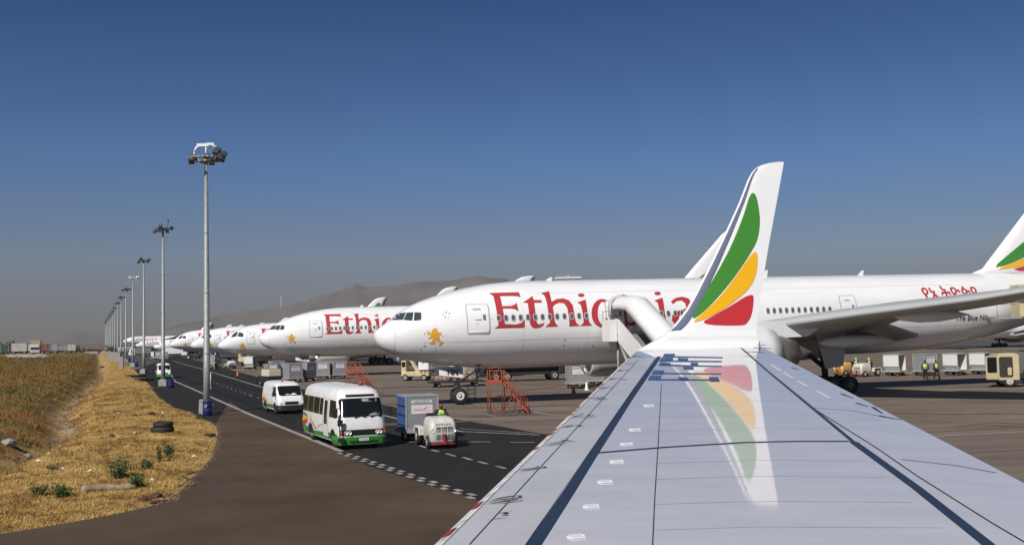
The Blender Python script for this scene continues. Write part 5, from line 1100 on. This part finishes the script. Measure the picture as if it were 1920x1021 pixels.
mb = MB(); mb.prism([(-.9, -.35, 2.5), (-.55, -.35, 2.5), (.35, -.35, .95), (0, -.35, .95)], (0, .7, 0)); mb.prism([(-.55, -.75, 2.3), (-.35, -.75, 2.3), (.6, -.75, .95), (.4, -.75, .95)], (0, .1, 0)); mb.build('belt_ramp', CREAM, cl, .02)
MB().box((.95, 0, 1.75), (1.15, 1.4, 1.15)).build('white_hopper', WHITE, cl, .03); MB().box((.95, -.71, 2.0), (.22, .02, .22)).build('orange_badge', ORC, cl)
for x in (.75, 1.15): MB().box((x, -.76, .95), (.22, .04, .16)).build('tail_lamp', AMBER, cl)
wheels(cl, [(-1.1, -.7), (-1.1, .7), (1.0, -.7), (1.0, .7)], .36, .24)
NET = mat('netted_freight', (.40, .31, .24), .6, col2=(.10, .07, .055), vs=3.5, bump=.8, bs=6)
def freight(label, u, v, y, s):
    t = thing('netted_freight', label, 'freight pallet', group='netted freight by the nose wheels'); p = G(u, v); t.location = (p.x, p.y, .55); mb = MB(); rr = []
    for k in range(7):
        z = s[2]*k/6; f = 1-.25*(k/6)**3; ring = []
        for i in range(24):
            a = 2*pi*i/24; x, y_ = cos(a), sin(a); sc = 1/max(abs(x), abs(y_)); sc = sc*.75+.25; r = f*(1+.14*noise.noise(Vector((x*2, y_*2, k*.6+u)))); ring.append((x*sc*s[0]/2*r, y_*sc*s[1]/2*r, z))
        rr.append(ring)
    mb.loft(rr); mb.build('wrapped_load', NET, t); net = MB()
    for i in range(0, 24, 3): net.path([tuple(Vector(r[i])*1.01) for r in rr], .015, 4)
    for r in rr[1::2]: net.path([tuple(Vector(q)*1.012) for q in r+r[:1]], .014, 4)
    net.build('net', BLACK, t); return t
freight('brown netted freight pile left of the nose wheels of the nearest jet', 831, 724, 0, (1.7, 1.6, 1.1)); freight('brown netted freight pile right of the nose wheels of the nearest jet', 878, 722, 0, (1.8, 1.6, 1.15))
pt = thing('pallet_trailer', 'long dark pallet trailer carrying the netted freight behind the nearest nose wheels', 'trailer', G(855, 724), PSI); MB().box((0, 0, .48), (5.2, 2.0, .14)).build('deck', DARK, pt); MB().path([(2.6, 0, .45), (3.9, 0, .3)], .05).build('tow_bar', DARK, pt)
for x in (-1.8, 1.8):
    for y in (-.8, .8): mb = MB(); wheel(mb, (x, y, .2), .2, .14); mb.build('wheel', [BLACK, HUB, HUB], pt)
ld = thing('step_ladder', 'low black steel ladder standing right of the nose wheel of the nearest jet', 'ladder', G(886, 752), PSI); mb = MB()
for y in (0, .55):
    for x in (-.28, .28): mb.tube((x, y, 0), (x*.9, y, 1.25), .02)
for z in (.25, .55, .85, 1.15): mb.box((0, .27, z), (.5, .55, .03))
mb.build('frame', DARK, ld)
tk = thing('fuel_truck', 'long black fuel truck with a pale boom along its top, beyond the orange steps', 'fuel truck', G(985, 713), PSI); mb = MB(); rr = [[(x, 1.1*cos(2*pi*i/20), 1.65+.75*sin(2*pi*i/20)) for i in range(20)] for x in (-4.6, -4.4, 3.0, 3.2)]; mb.loft(rr); mb.build('tank', DARK, tk)
MB().box((-.4, 0, .8), (8.6, 1.9, .3)).build('chassis', BLACK, tk); MB().box((1.6, -1.0, 2.42), (5.4, .18, .16)).build('boom', CREAM, tk, .03); mb = MB(); mb.box((4.1, 0, 1.55), (1.5, 2.2, 1.7)); mb.build('cab', DARK, tk, .1); mb = MB(); mb.lathe([(-.08, .001), (-.08, .28), (.08, .28), (.08, .001)], (4.0, -1.16, 1.85), 'Y', 16); mb.build('red_reel', RED, tk)
wheels(tk, [(-3.4, -.9), (-2.2, -.9), (2.9, -.9), (-3.4, .9), (-2.2, .9), (2.9, .9)], .5, .3)
bb = truck('blue sided box truck beyond the nose wheels of the nearest jet', 'box_truck', 902, 706, PSI+pi, 7, 2.3, 2.5, WHITE, mat('truck_blue', (.03, .10, .22), .5), 1.9)
# ground power unit and tugs near the second jet
gp = thing('ground_power_unit', 'white and black ground power unit with hoses, left of the containers under the second jet', 'ground power unit', G(507, 722), HD+R(14)); mb = MB(); mb.box((0, 0, .62), (2.6, 1.5, .75)); mb.build('base', BLACK, gp, .04); MB().box((.1, .05, 1.32), (2.0, 1.35, .7)).build('housing', mat('gpu_cream', (.62, .55, .42), .5), gp, .05); MB().box((.2, 0, 1.95), (1.2, 1.2, .55)).build('top_box', ALU, gp, .03); MB().box((.81, 0, 1.95), (.02, .8, .34)).build('poster', WHITE, gp)
MB().path([(-1.2, -.7, 1.0), (-1.5, -.9, .7), (-1.7, -.9, .2)], .06).build('hose', BLACK, gp); wheels(gp, [(-.9, -.65), (-.9, .65), (.9, -.65), (.9, .65)], .26, .2)
tugs = [(432, 690.5, HD+R(8), 'white tractor with barred grille far off, under the nose of the third jet'), (1625, 705, PSI+pi+.3, 'white tractor with two riders, left of the open white container'), (1589, 703, PSI+pi+.3, 'yellow tractor just left of the white tractor with riders')]
YT = make_tug(tugs[2][3], 'baggage_tractor', mat('tractor_yellow', (.60, .38, .10), .5), False); YT.location = G(1589, 703); YT.rotation_euler = (0, 0, tugs[2][2])
for u, v, rz, lb in tugs[:2]:
    o = dup(tug, G(u, v), rz, lb)
    for c in list(o.children):
        if c.name.startswith('maker'): bpy.data.objects.remove(c)
W2 = Vector(G(1625, 705))
def sit(label, u, v, dx, cap): 
    o = person(label, 'sit', cap=cap, vest=VEST if dx else mat('white_shirt', (.6, .6, .58), .8)); p = G(u, v); a = PSI+pi+.3; o.location = p+Vector((cos(a), sin(a), 0))*dx+Vector((0, 0, .9)); o.rotation_euler = (0, 0, a)
sit('driver with a pale cap on the far white tractor by the open container', 1625, 705, -.5, WHITE); sit('passenger with pale cap at the front of the far white tractor', 1607, 704, .02, WHITE)
w1 = person('worker in lime vest standing, left of the pair near the pale container', group='workers in lime vests on the apron'); w1.location = G(1735.5, 711.6); w1.rotation_euler = (0, 0, R(75))
w2 = person('worker in lime vest standing, right of the pair near the pale container', group='workers in lime vests on the apron', lean=.05, step_=.2); w2.location = G(1757, 711.4); w2.rotation_euler = (0, 0, R(120))
w3 = person('worker in lime vest by the road just right of the nearest light pole', lean=.12, step_=.25); w3.location = G(405, 694); w3.rotation_euler = (0, 0, R(200))
bar = thing('barrier_pole', 'pale barrier pole slanting beside the worker near the nearest light pole', 'barrier', G(397, 694)); MB().tube((-1.2, 0, .15), (1.0, 0, 1.05), .05).tube((.4, 0, 0), (.4, 0, .8), .05).build('pole', CREAM, bar)
mp_ = thing('marker_post', 'slim white marker post standing just right of the nearest light pole', 'marker post', G(395, 728)); MB().tube((0, 0, 0), (0, 0, 1.6), .04, .035).tube((0, 0, 0), (0, 0, .05), .12, .12).build('post', WHITE, mp_)
# catering truck with its box raised to the rear door of the near jet
ct = thing('catering_truck', 'cream lift truck, cab door open, box raised to the tail of the nearest jet', 'catering truck', G(1924, 724), R(172))
mb = MB(); mb.prism([(.75, -1.1, .55), (.75, -1.1, 2.5), (1.0, -1.1, 2.62), (2.3, -1.1, 2.55), (2.42, -1.1, 1.5), (2.5, -1.1, .55)], (0, 2.2, 0)); mb.build('cab', CREAM, ct, .06)
for sd in (1,):
    patch('cab_opening', [rrect2(1.25, .8, 2.25, 2.35, .12)], lambda x, z: (x, 1.135, z), mat('cab_interior', (.03, .03, .028), .6), ct); patch('cab_seat', [rrect2(1.35, .95, 1.65, 1.55, .08)], lambda x, z: (x, 1.15, z), CREAM, ct)
dr = MB(); fr_ = rrect2(0, .55, 1.0, 2.35, .12); dr.prism([(x, 0, z) for x, z in fr_], (0, .06, 0)); dro = dr.build('door', CREAM, ct); dro.location = (2.35, 1.15, .1); dro.rotation_euler = (0, 0, R(12)); patch('door_glass', [rrect2(.12, 1.05, .88, 2.25, .1)], lambda x, z: (x, .068, z), SKYG, dro); patch('door_glass', [rrect2(.12, 1.05, .88, 2.25, .1)], lambda x, z: (x, -.008, z), SKYG, dro)
MB().box((-2.4, 0, .85), (6.4, 1.6, .3)).build('chassis', DARK, ct); mb = MB()
for y in (-.8, .8):
    mb.path([(-4.6, y, 1.1), (-1.0, y, 5.4)], .09); mb.path([(-1.0, y, 1.1), (-4.6, y, 5.4)], .09)
mb.build('scissor_lift', DARK, ct); mb = MB(); mb.box((-2.6, 0, 6.65), (6.3, 2.3, 2.5)); mb.build('raised_box', CREAM, ct, .04); MB().box((1.4, 0, 5.35), (2.0, 2.3, .14)).build('front_platform', GREYP, ct); MB().box((-2.6, 0, 1.95), (5.4, 2.2, 1.5)).build('lower_body', GREYP, ct, .03); MB().box((-2.6, 0, 2.74), (5.4, 2.25, .08)).build('blue_rail', BLUE, ct)
wheels(ct, [(1.5, -.95), (1.5, .95), (-3.6, -.95), (-3.6, .95)], .48, .28, RIM)
for z, y in ((4.4, 1.05),):
    MB().path([(2.2, y, 5.4), (2.2, y, 6.4), (.8, y, 6.4)], .03).build('platform_rail', GREYP, ct)
# barrels at the foot of the poles
def barrel(label, u, v, plate=False):
    t = thing('blue_barrel', label, 'barrel', G(u, v), 0, 'blue plastic barrels at the light poles'); mb = MB(); mb.lathe([(0, .001), (0, .27), (.04, .30), (.30, .305), (.32, .315), (.34, .305), (.6, .305), (.62, .315), (.64, .305), (.88, .30), (.9, .31), (.93, .31), (.95, .28), (.93, .25)], (0, 0, 0), 'Z', 22); mb.lathe([(.93, .27), (.93, .001)], (0, 0, 0), 'Z', 22); mb.build('drum', BLUE, t)
    if plate:
        vs, fs = text2d('17', .28, 'CENTER'); MB().add([(.312*sin(v.x*2.8-.2), -.312*cos(v.x*2.8-.2), .52+v.y) for v in vs], fs).build('painted_number', WHITE, t)
barrel('blue plastic barrel with white number at the nearest light pole', 389, 778.5, True); barrel('blue plastic barrel at the foot of the second light pole', 320.5, 727); barrel('blue plastic barrel at the foot of the fourth light pole', 256.3, 687.5); barrel('blue plastic barrel at the foot of the fifth light pole', 242.5, 678)
# tyres, planks, timber, stones and rubbish on the verge
def gz(u, v): p = G(u, v); p.z = verge_z(p.x, p.y); return p
def tyre(label, u, v, dz, r=.52, w=.30, tilt=0):
    p = gz(u, v); p.z += dz; t = thing('old_tyre', label, 'tyre', p, 0, 'old tyres on the verge'); t.rotation_euler = (tilt, 0, 0); mb = MB(); mb.lathe([(w*.12, r*.55), (0, r*.72), (.02, r*.93), (w*.3, r), (w*.7, r), (w-.02, r*.93), (w, r*.72), (w*.88, r*.55), (w*.5, r*.52), (w*.12, r*.55)], (0, 0, 0), 'Z', 30); mb.build('tread', BLACK, t)
tyre('lower black tyre of the pair lying on the dry grass', 304.5, 817, .0, .58, .32); tyre('upper black tyre of the pair lying on the dry grass', 306, 817, .31, .50, .26, .03); tyre('small black tyre lying flat at the asphalt edge', 393.5, 818.5, 0, .30, .16)
WOOD = mat('weathered_plank', (.45, .33, .16), .8, var=.3); DWOOD = mat('dark_timber', (.04, .03, .025), .85, var=.3)
def plank(label, a, b, w, h, m, z=0):
    A, B = gz(*a), gz(*b); A.z += z; B.z += z; t = thing('plank', label, 'plank', A); d = B-A; q = d.to_track_quat('X', 'Z').to_matrix(); mb = MB(); mb.box(d/2+Vector((0, 0, h/2)), (d.length, w, h), 0, q); mb.build('board', m, t, .01)
plank('pale plank lying on the grass left of the second light pole', (222, 719.5), (248, 718.5), .28, .09, WOOD); plank('pale short plank in front of the barrel at the second pole', (270, 731), (302, 727), .2, .07, WOOD); plank('thin pale lath on the grass left of the pale plank', (204, 720.5), (220, 720), .15, .06, WOOD)
plank('dark timber stack left of the second light pole, upper', (237, 708), (272, 705.5), .5, .22, DWOOD); plank('dark flat timber nearer than the stack by the second pole', (256, 715), (284, 713), .9, .25, DWOOD); plank('dark beam crossing the timber by the second pole', (246, 710.5), (276, 710), .3, .2, DWOOD)
lg = thing('log', 'weathered grey log lying at the near end of the grass', 'log', gz(152, 935)); e_ = gz(254, 925)-lg.location; q_ = e_.to_track_quat('X', 'Z').to_matrix(); rr = []
for k in range(15):
    f = k/14; r_ = .13*(1-.35*f)*(1+.25*noise.noise(Vector((k*.9, 3, 0))))*(.6 if k in (0, 14) else 1); rr.append([q_ @ Vector((e_.length*f, r_*cos(2*pi*i/12)*(1+.2*noise.noise(Vector((k*.5, i, 1))))+.08*sin(f*5), r_*sin(2*pi*i/12)*(1+.2*noise.noise(Vector((k*.5, i, 7))))+.08)) for i in range(12)])
MB().loft(rr).build('trunk', mat('grey_log', (.36, .29, .19), .9, var=.5, vs=5, bump=.6), lg)
def rock(nm, label, u, v, s, m, grp=None):
    p = gz(u, v); t = thing(nm, label, 'rubble' if nm == 'brick_rubble' else 'stone', p, random.uniform(0, 3), grp); bm_ = bmesh.new(); bmesh.ops.create_icosphere(bm_, subdivisions=2, radius=s)
    vs = [v_.co*(1+.35*noise.noise(v_.co*2.2/s+Vector((u, v, 0)))) for v_ in bm_.verts]; fs = [tuple(x.index for x in f.verts) for f in bm_.faces]; bm_.free()
    MB().add([(v_.x*1.3, v_.y, v_.z*.7+s*.3) for v_ in vs], fs).build('lump', m, t)
BRK = mat('dark_brick', (.09, .045, .035), .85, var=.4)
for k, (u, v, s) in enumerate(((268, 941, .13), (279, 938, .11), (292, 934, .17), (296, 941, .10), (307, 940, .10), (287, 943, .10))): rock('brick_rubble', 'dark brick lump in the rubble heap where grass meets taxiway', u, v, s, BRK, 'brick rubble at the taxiway edge')
for k, (u, v, s, m, lb) in enumerate(((209, 826, .15, BRK, 'dark stone on the dry grass left of the stacked tyres'), (284, 783, .2, BRK, 'dark clod above the stacked tyres on the dry grass'), (252, 787, .15, BRK, 'small dark clod left of the one above the tyres'), (191, 683, .5, BRK, 'dark lump of rubbish beyond the ditch near the concrete blocks'), (17, 828, .35, CONC, 'pale stone left of the gravel ditch'), (52, 828, .2, CONC, 'small pale stone in the gravel ditch'), (15, 881, .12, BRK, 'small dark stone at the left edge of the grass'))): rock('stone', lb, u, v, s, m)
LIT = mat('litter_white', (.7, .7, .68), .6)
for k, (u, v) in enumerate(((252, 821), (222, 783), (118, 892), (169, 901), (72, 874), (285, 907), (364, 860), (305, 780), (140, 765), (92, 856), (62, 842), (10, 878), (150, 700))):
    p = gz(u, v); o = MB().add([(-.09, -.05, .04), (.08, -.06, .06), (.10, .06, .03), (-.07, .07, .07), (0, 0, .11)], [(0, 1, 4), (1, 2, 4), (2, 3, 4), (3, 0, 4)]).build('paper_scrap', LIT, None, 0, p); o.rotation_euler = (0, 0, k); tag(o, 'white paper scrap littering the dry grass bank', 'litter', 'white litter on the grass')
# concrete blocks and stump at the poles
def block(label, u, v, d): t = thing('concrete_block', label, 'concrete block', gz(u, v), R(10)); t.location.z -= .1; mb = MB(); mb.box((0, 0, d[2]/2), d); mb.build('block', CONC, t, .04)
block('pale concrete cabinet beside the fifth and sixth light poles', 214, 678, (3.0, 1.2, 2.3)); block('narrow concrete post in front of the concrete cabinet', 227.5, 692.5, (.75, .75, 2.1)); block('low concrete slab left of the concrete cabinet in the distance', 199, 663, (4, 2, 1.2)); block('low stone slab lying beyond the ditch', 172, 664, (5, 2, 1.0))
block('short concrete stub behind the barrel at the nearest pole', 381, 771, (.5, .5, .95))
# far left: parked trailers and trucks on the field road
def trailer(label, u, v, y, L, h, m, rz=PSI, cab=False, frame=False):
    p = PY(u, 640, y); b = PY(u, v, y); t = thing('parked_trailer', label, 'trailer', (p.x, y, b.z), rz, 'trailers parked beyond the field'); mb = MB(); mb.box((0, 0, .9+h/2), (L, 2.4, h)); mb.build('cargo_box', m, t, .05); MB().box((0, 0, .75), (L*.96, 1.2, .25)).build('chassis', DARK, t); wheels(t, [(-L*.35, -1), (-L*.35, 1), (L*.35, -1), (L*.35, 1)], .45, .3)
    mb = MB(); 
    for x in (-L/2, 0, L/2): mb.box((x, -1.22, .9+h/2), (.12, .06, h))
    mb.build('rib', GREYP, t)
    if cab: mb = MB(); mb.box((L/2+1.1, 0, 1.5), (1.8, 2.3, 1.9)); mb.build('cab', WHITE, t, .15); patch('cab_window', [rrect2(L/2+.5, 1.6, L/2+1.7, 2.2, .05)], lambda x, z: (x, -1.165, z), SKYG, t)
DW = mat('dusty_white', (.46, .45, .42), .7, var=.3, vs=1.2); RW = mat('trailer_red', (.22, .05, .045), .6, var=.3); TG = mat('trailer_grey', (.25, .25, .26), .5, var=.3)
for a in (('dark green trailer at the far left edge beyond the field', 3, 667, 300, 4, 2.2, mat('trailer_green', (.04, .06, .05), .6)), ('red and white trailer second from the left edge', 18, 665, 320, 3.2, 2.0, RW), ('white box trailer with red end, third from the left edge', 37, 664, 320, 4.2, 2.4, DW), ('small white trailer left of the tall cream truck', 52, 663, 330, 2.6, 2.0, DW), ('white trailer with red label right of the tall cream truck', 86, 663, 330, 2.4, 2.2, RW), ('silver tank trailer right of the red label trailer', 97, 663, 340, 3.6, 2.0, ALU),
          ('dark grey open trailer right of the silver one', 115, 662, 350, 4.0, 1.4, TG), ('white box trailer, rightmost of the far row beyond the field', 135, 662, 350, 2.4, 2.0, DW), ('low grey trailer behind the right end of the far row', 127, 661, 370, 3.0, 1.6, TG)): trailer(*a)
ftk = truck('tall cream truck standing higher than the trailers beyond the field', 'cream_truck', 67, 664, R(-70), 6, 2.5, 2.9, DW, mat('dusty_cream', (.36, .32, .22), .7, var=.3), 3.0, boxz=1.1); b = PY(67, 664.5, 300); ftk.location = (b.x, 300, b.z)
rk = MB()
for k in range(46):
    u = random.uniform(17, 84); p = PY(u, 667.5+random.uniform(-1, 1.5), 275); rb_ = random.uniform(.35, .8); bm_ = bmesh.new(); bmesh.ops.create_icosphere(bm_, subdivisions=2, radius=rb_)
    rk.add([(p.x+q.co.x*1.6*(1+.4*noise.noise(q.co*2+Vector((k, 0, 0)))), p.y+q.co.y, p.z+q.co.z*.75+.3*noise.noise(q.co*3)) for q in bm_.verts], [tuple(w.index for w in f.verts) for f in bm_.faces]); bm_.free()
tag(rk.build('rubble_heap', mat('pale_rubble', (.34, .30, .26), .9, var=.4)), 'pale rubble heap in front of the far trailers', 'rubble', kind='stuff')
tl_ = MB(); rt2 = random.Random(3)
for k in range(2600):
    u = rt2.uniform(-60, 300); hmax = 2.2+1.6*noise.noise(Vector((u*.06, 2, 0)))+1.2*noise.noise(Vector((u*.25, 5, 0)))+(2 if u < 30 else 0)-(1.5 if u > 150 else 0)
    if hmax < .4: continue
    p = PY(u, 640, 430+rt2.uniform(-8, 8)); c = Vector((p.x, p.y, 1.0+hmax*rt2.random()**.8)); q = Vector((rt2.gauss(0, 1), rt2.gauss(0, 1), rt2.gauss(.3, .8))).normalized(); w = q.orthogonal().normalized(); s = rt2.uniform(.15, .45)
    tl_.add([c-w*s, c+q.cross(w)*s, c+w*s, c-q.cross(w)*s], [(0, 1, 2, 3)])
tag(tl_.build('far_scrub', mat('far_scrub_leaves', (.06, .065, .03), .9, col2=(.03, .035, .018), vs=.3, spec=.1)), kind='stuff')
# far service vehicles between the small jets
VC = [('white box truck far off beneath the small sixth jet', 330, 668, 4), ('white service truck far off left of the second light pole', 262, 668, 3), ('white truck far off beneath the farthest titled jet', 236, 662, 4), ('white service truck far off below the fourth jet', 420, 677, 4), ('cream truck far off under the third jet', 480, 686, 4), ('white truck far off between fourth and fifth jets', 372, 672, 4)]
for k, (lb, u, v, L) in enumerate(VC): truck(lb, 'service_truck', u, v, PSI+pi*(k % 2)+.2*k, 6.5, 2.3, 2.5, WHITE if k != 4 else CREAM, (WHITE, TG, WHITE, ALU, CREAM, WHITE)[k], 1.7)
# terminal roof behind the near jet, radio mast on the hill, apron buildings under the belly on the right
tb = thing('terminal_building', 'pale flat roofed terminal tower with roof aerials just above the nearest jet', 'building'); p = PY(1065, 640, 300); tb.location = (p.x, 300, 0); Ht = PY(1065, 519.5, 300).z; mb = MB(); mb.box((0, 0, Ht/2), (7.6, 8, Ht)); mb.box((0, 0, Ht-.5), (8.3, 8.6, .25)); mb.build('wall', mat('terminal_render', (.55, .53, .50), .7, var=.1), tb); mb = MB()
for x, h in ((-2.6, 1.0), (-1.4, 1.5), (-.6, .8), (.6, 1.9), (1.5, 1.3), (2.4, 1.0), (3.2, .7)): mb.tube((x, 0, Ht), (x, 0, Ht+h), .05)
mb.box((.4, 0, Ht+.35), (.8, .8, .7)); mb.build('aerial', GREYP, tb); MB().box((-3.9, -3.9, Ht-.15), (.7, .5, .5)).build('red_roof_lamp', RED, tb)
MB().box((0, -4.01, Ht-2.2), (7, .05, 1.2)).build('window', SKYG, tb)
rm = thing('radio_mast', 'thin pale radio mast on the hillside above the second jet', 'mast'); p = PY(527, 578, 3300); rm.location = p; mb = MB(); mb.tube((0, 0, -8), (0, 0, 38), 1.2, .6, 6); 
for z in (10, 20, 30): mb.box((0, 0, z), (3.5, 3.5, 1))
mb.build('tower', WHITE, rm)
fw = thing('perimeter_wall', 'long dark grey wall along the far side of the apron on the right', 'wall'); p0, p1_ = PY(1180, 650, 330), PY(2100, 650, 330); ang = atan2(40, p1_.x-p0.x); fw.location = ((p0.x+p1_.x)/2, 340, 0); fw.rotation_euler = (0, 0, ang); MB().box((0, 0, 1.2), (190, .3, 2.4)).build('wall_face', mat('wall_dark_grey', (.16, .15, .145), .8, var=.2), fw); mb = MB()
for k in range(48): mb.box((-94+k*4, -.2, 1.25), (.35, .2, 2.5))
mb.build('pier', CONC, fw)
for k in range(12):
    u = 1600+k*22; y = 350+(k % 3)*14; p = PY(u, 640, y); o = thing('terminal_annex', '%s low pale apron building far behind the right wing, %s in line' % (('cream', 'white', 'grey')[k % 3], ('first', 'second', 'third', 'fourth', 'fifth', 'sixth', 'seventh', 'eighth', 'ninth', 'tenth', 'eleventh', 'twelfth')[k]), 'building', (p.x, y, 0), PSI); h = 3.0+(k*7 % 5)*.35
    MB().box((0, 0, h/2), (5.5+k % 3, 6, h)).build('wall', (CREAM, WHITE, CONC)[k % 3], o); mb = MB(); mb.box((0, 0, h+.1), (6.2+k % 3, 6.6, .2)); mb.build('roof', GREYP, o); MB().box((0, -3.01, h*.55), (3.5, .04, .8)).build('window', SKYG, o)
# ------------------------------------------------------------------ haze
hz = MB().box((0, 3000, 149.0), (13000, 6400, 302)).build('haze', mat('haze_shell', (1, 1, 1)))
hm = bpy.data.materials.new('haze_air'); hm.use_nodes = True; n, l = hm.node_tree.nodes, hm.node_tree.links
n.remove(n['Principled BSDF']); pv = n.new('ShaderNodeVolumePrincipled'); pv.inputs['Density'].default_value = HAZE; pv.inputs['Color'].default_value = (.50, .48, .48, 1); pv.inputs['Anisotropy'].default_value = .0
l.new(pv.outputs[0], n['Material Output'].inputs['Volume']); hz.data.materials.clear(); hz.data.materials.append(hm); tag(hz, kind='stuff')
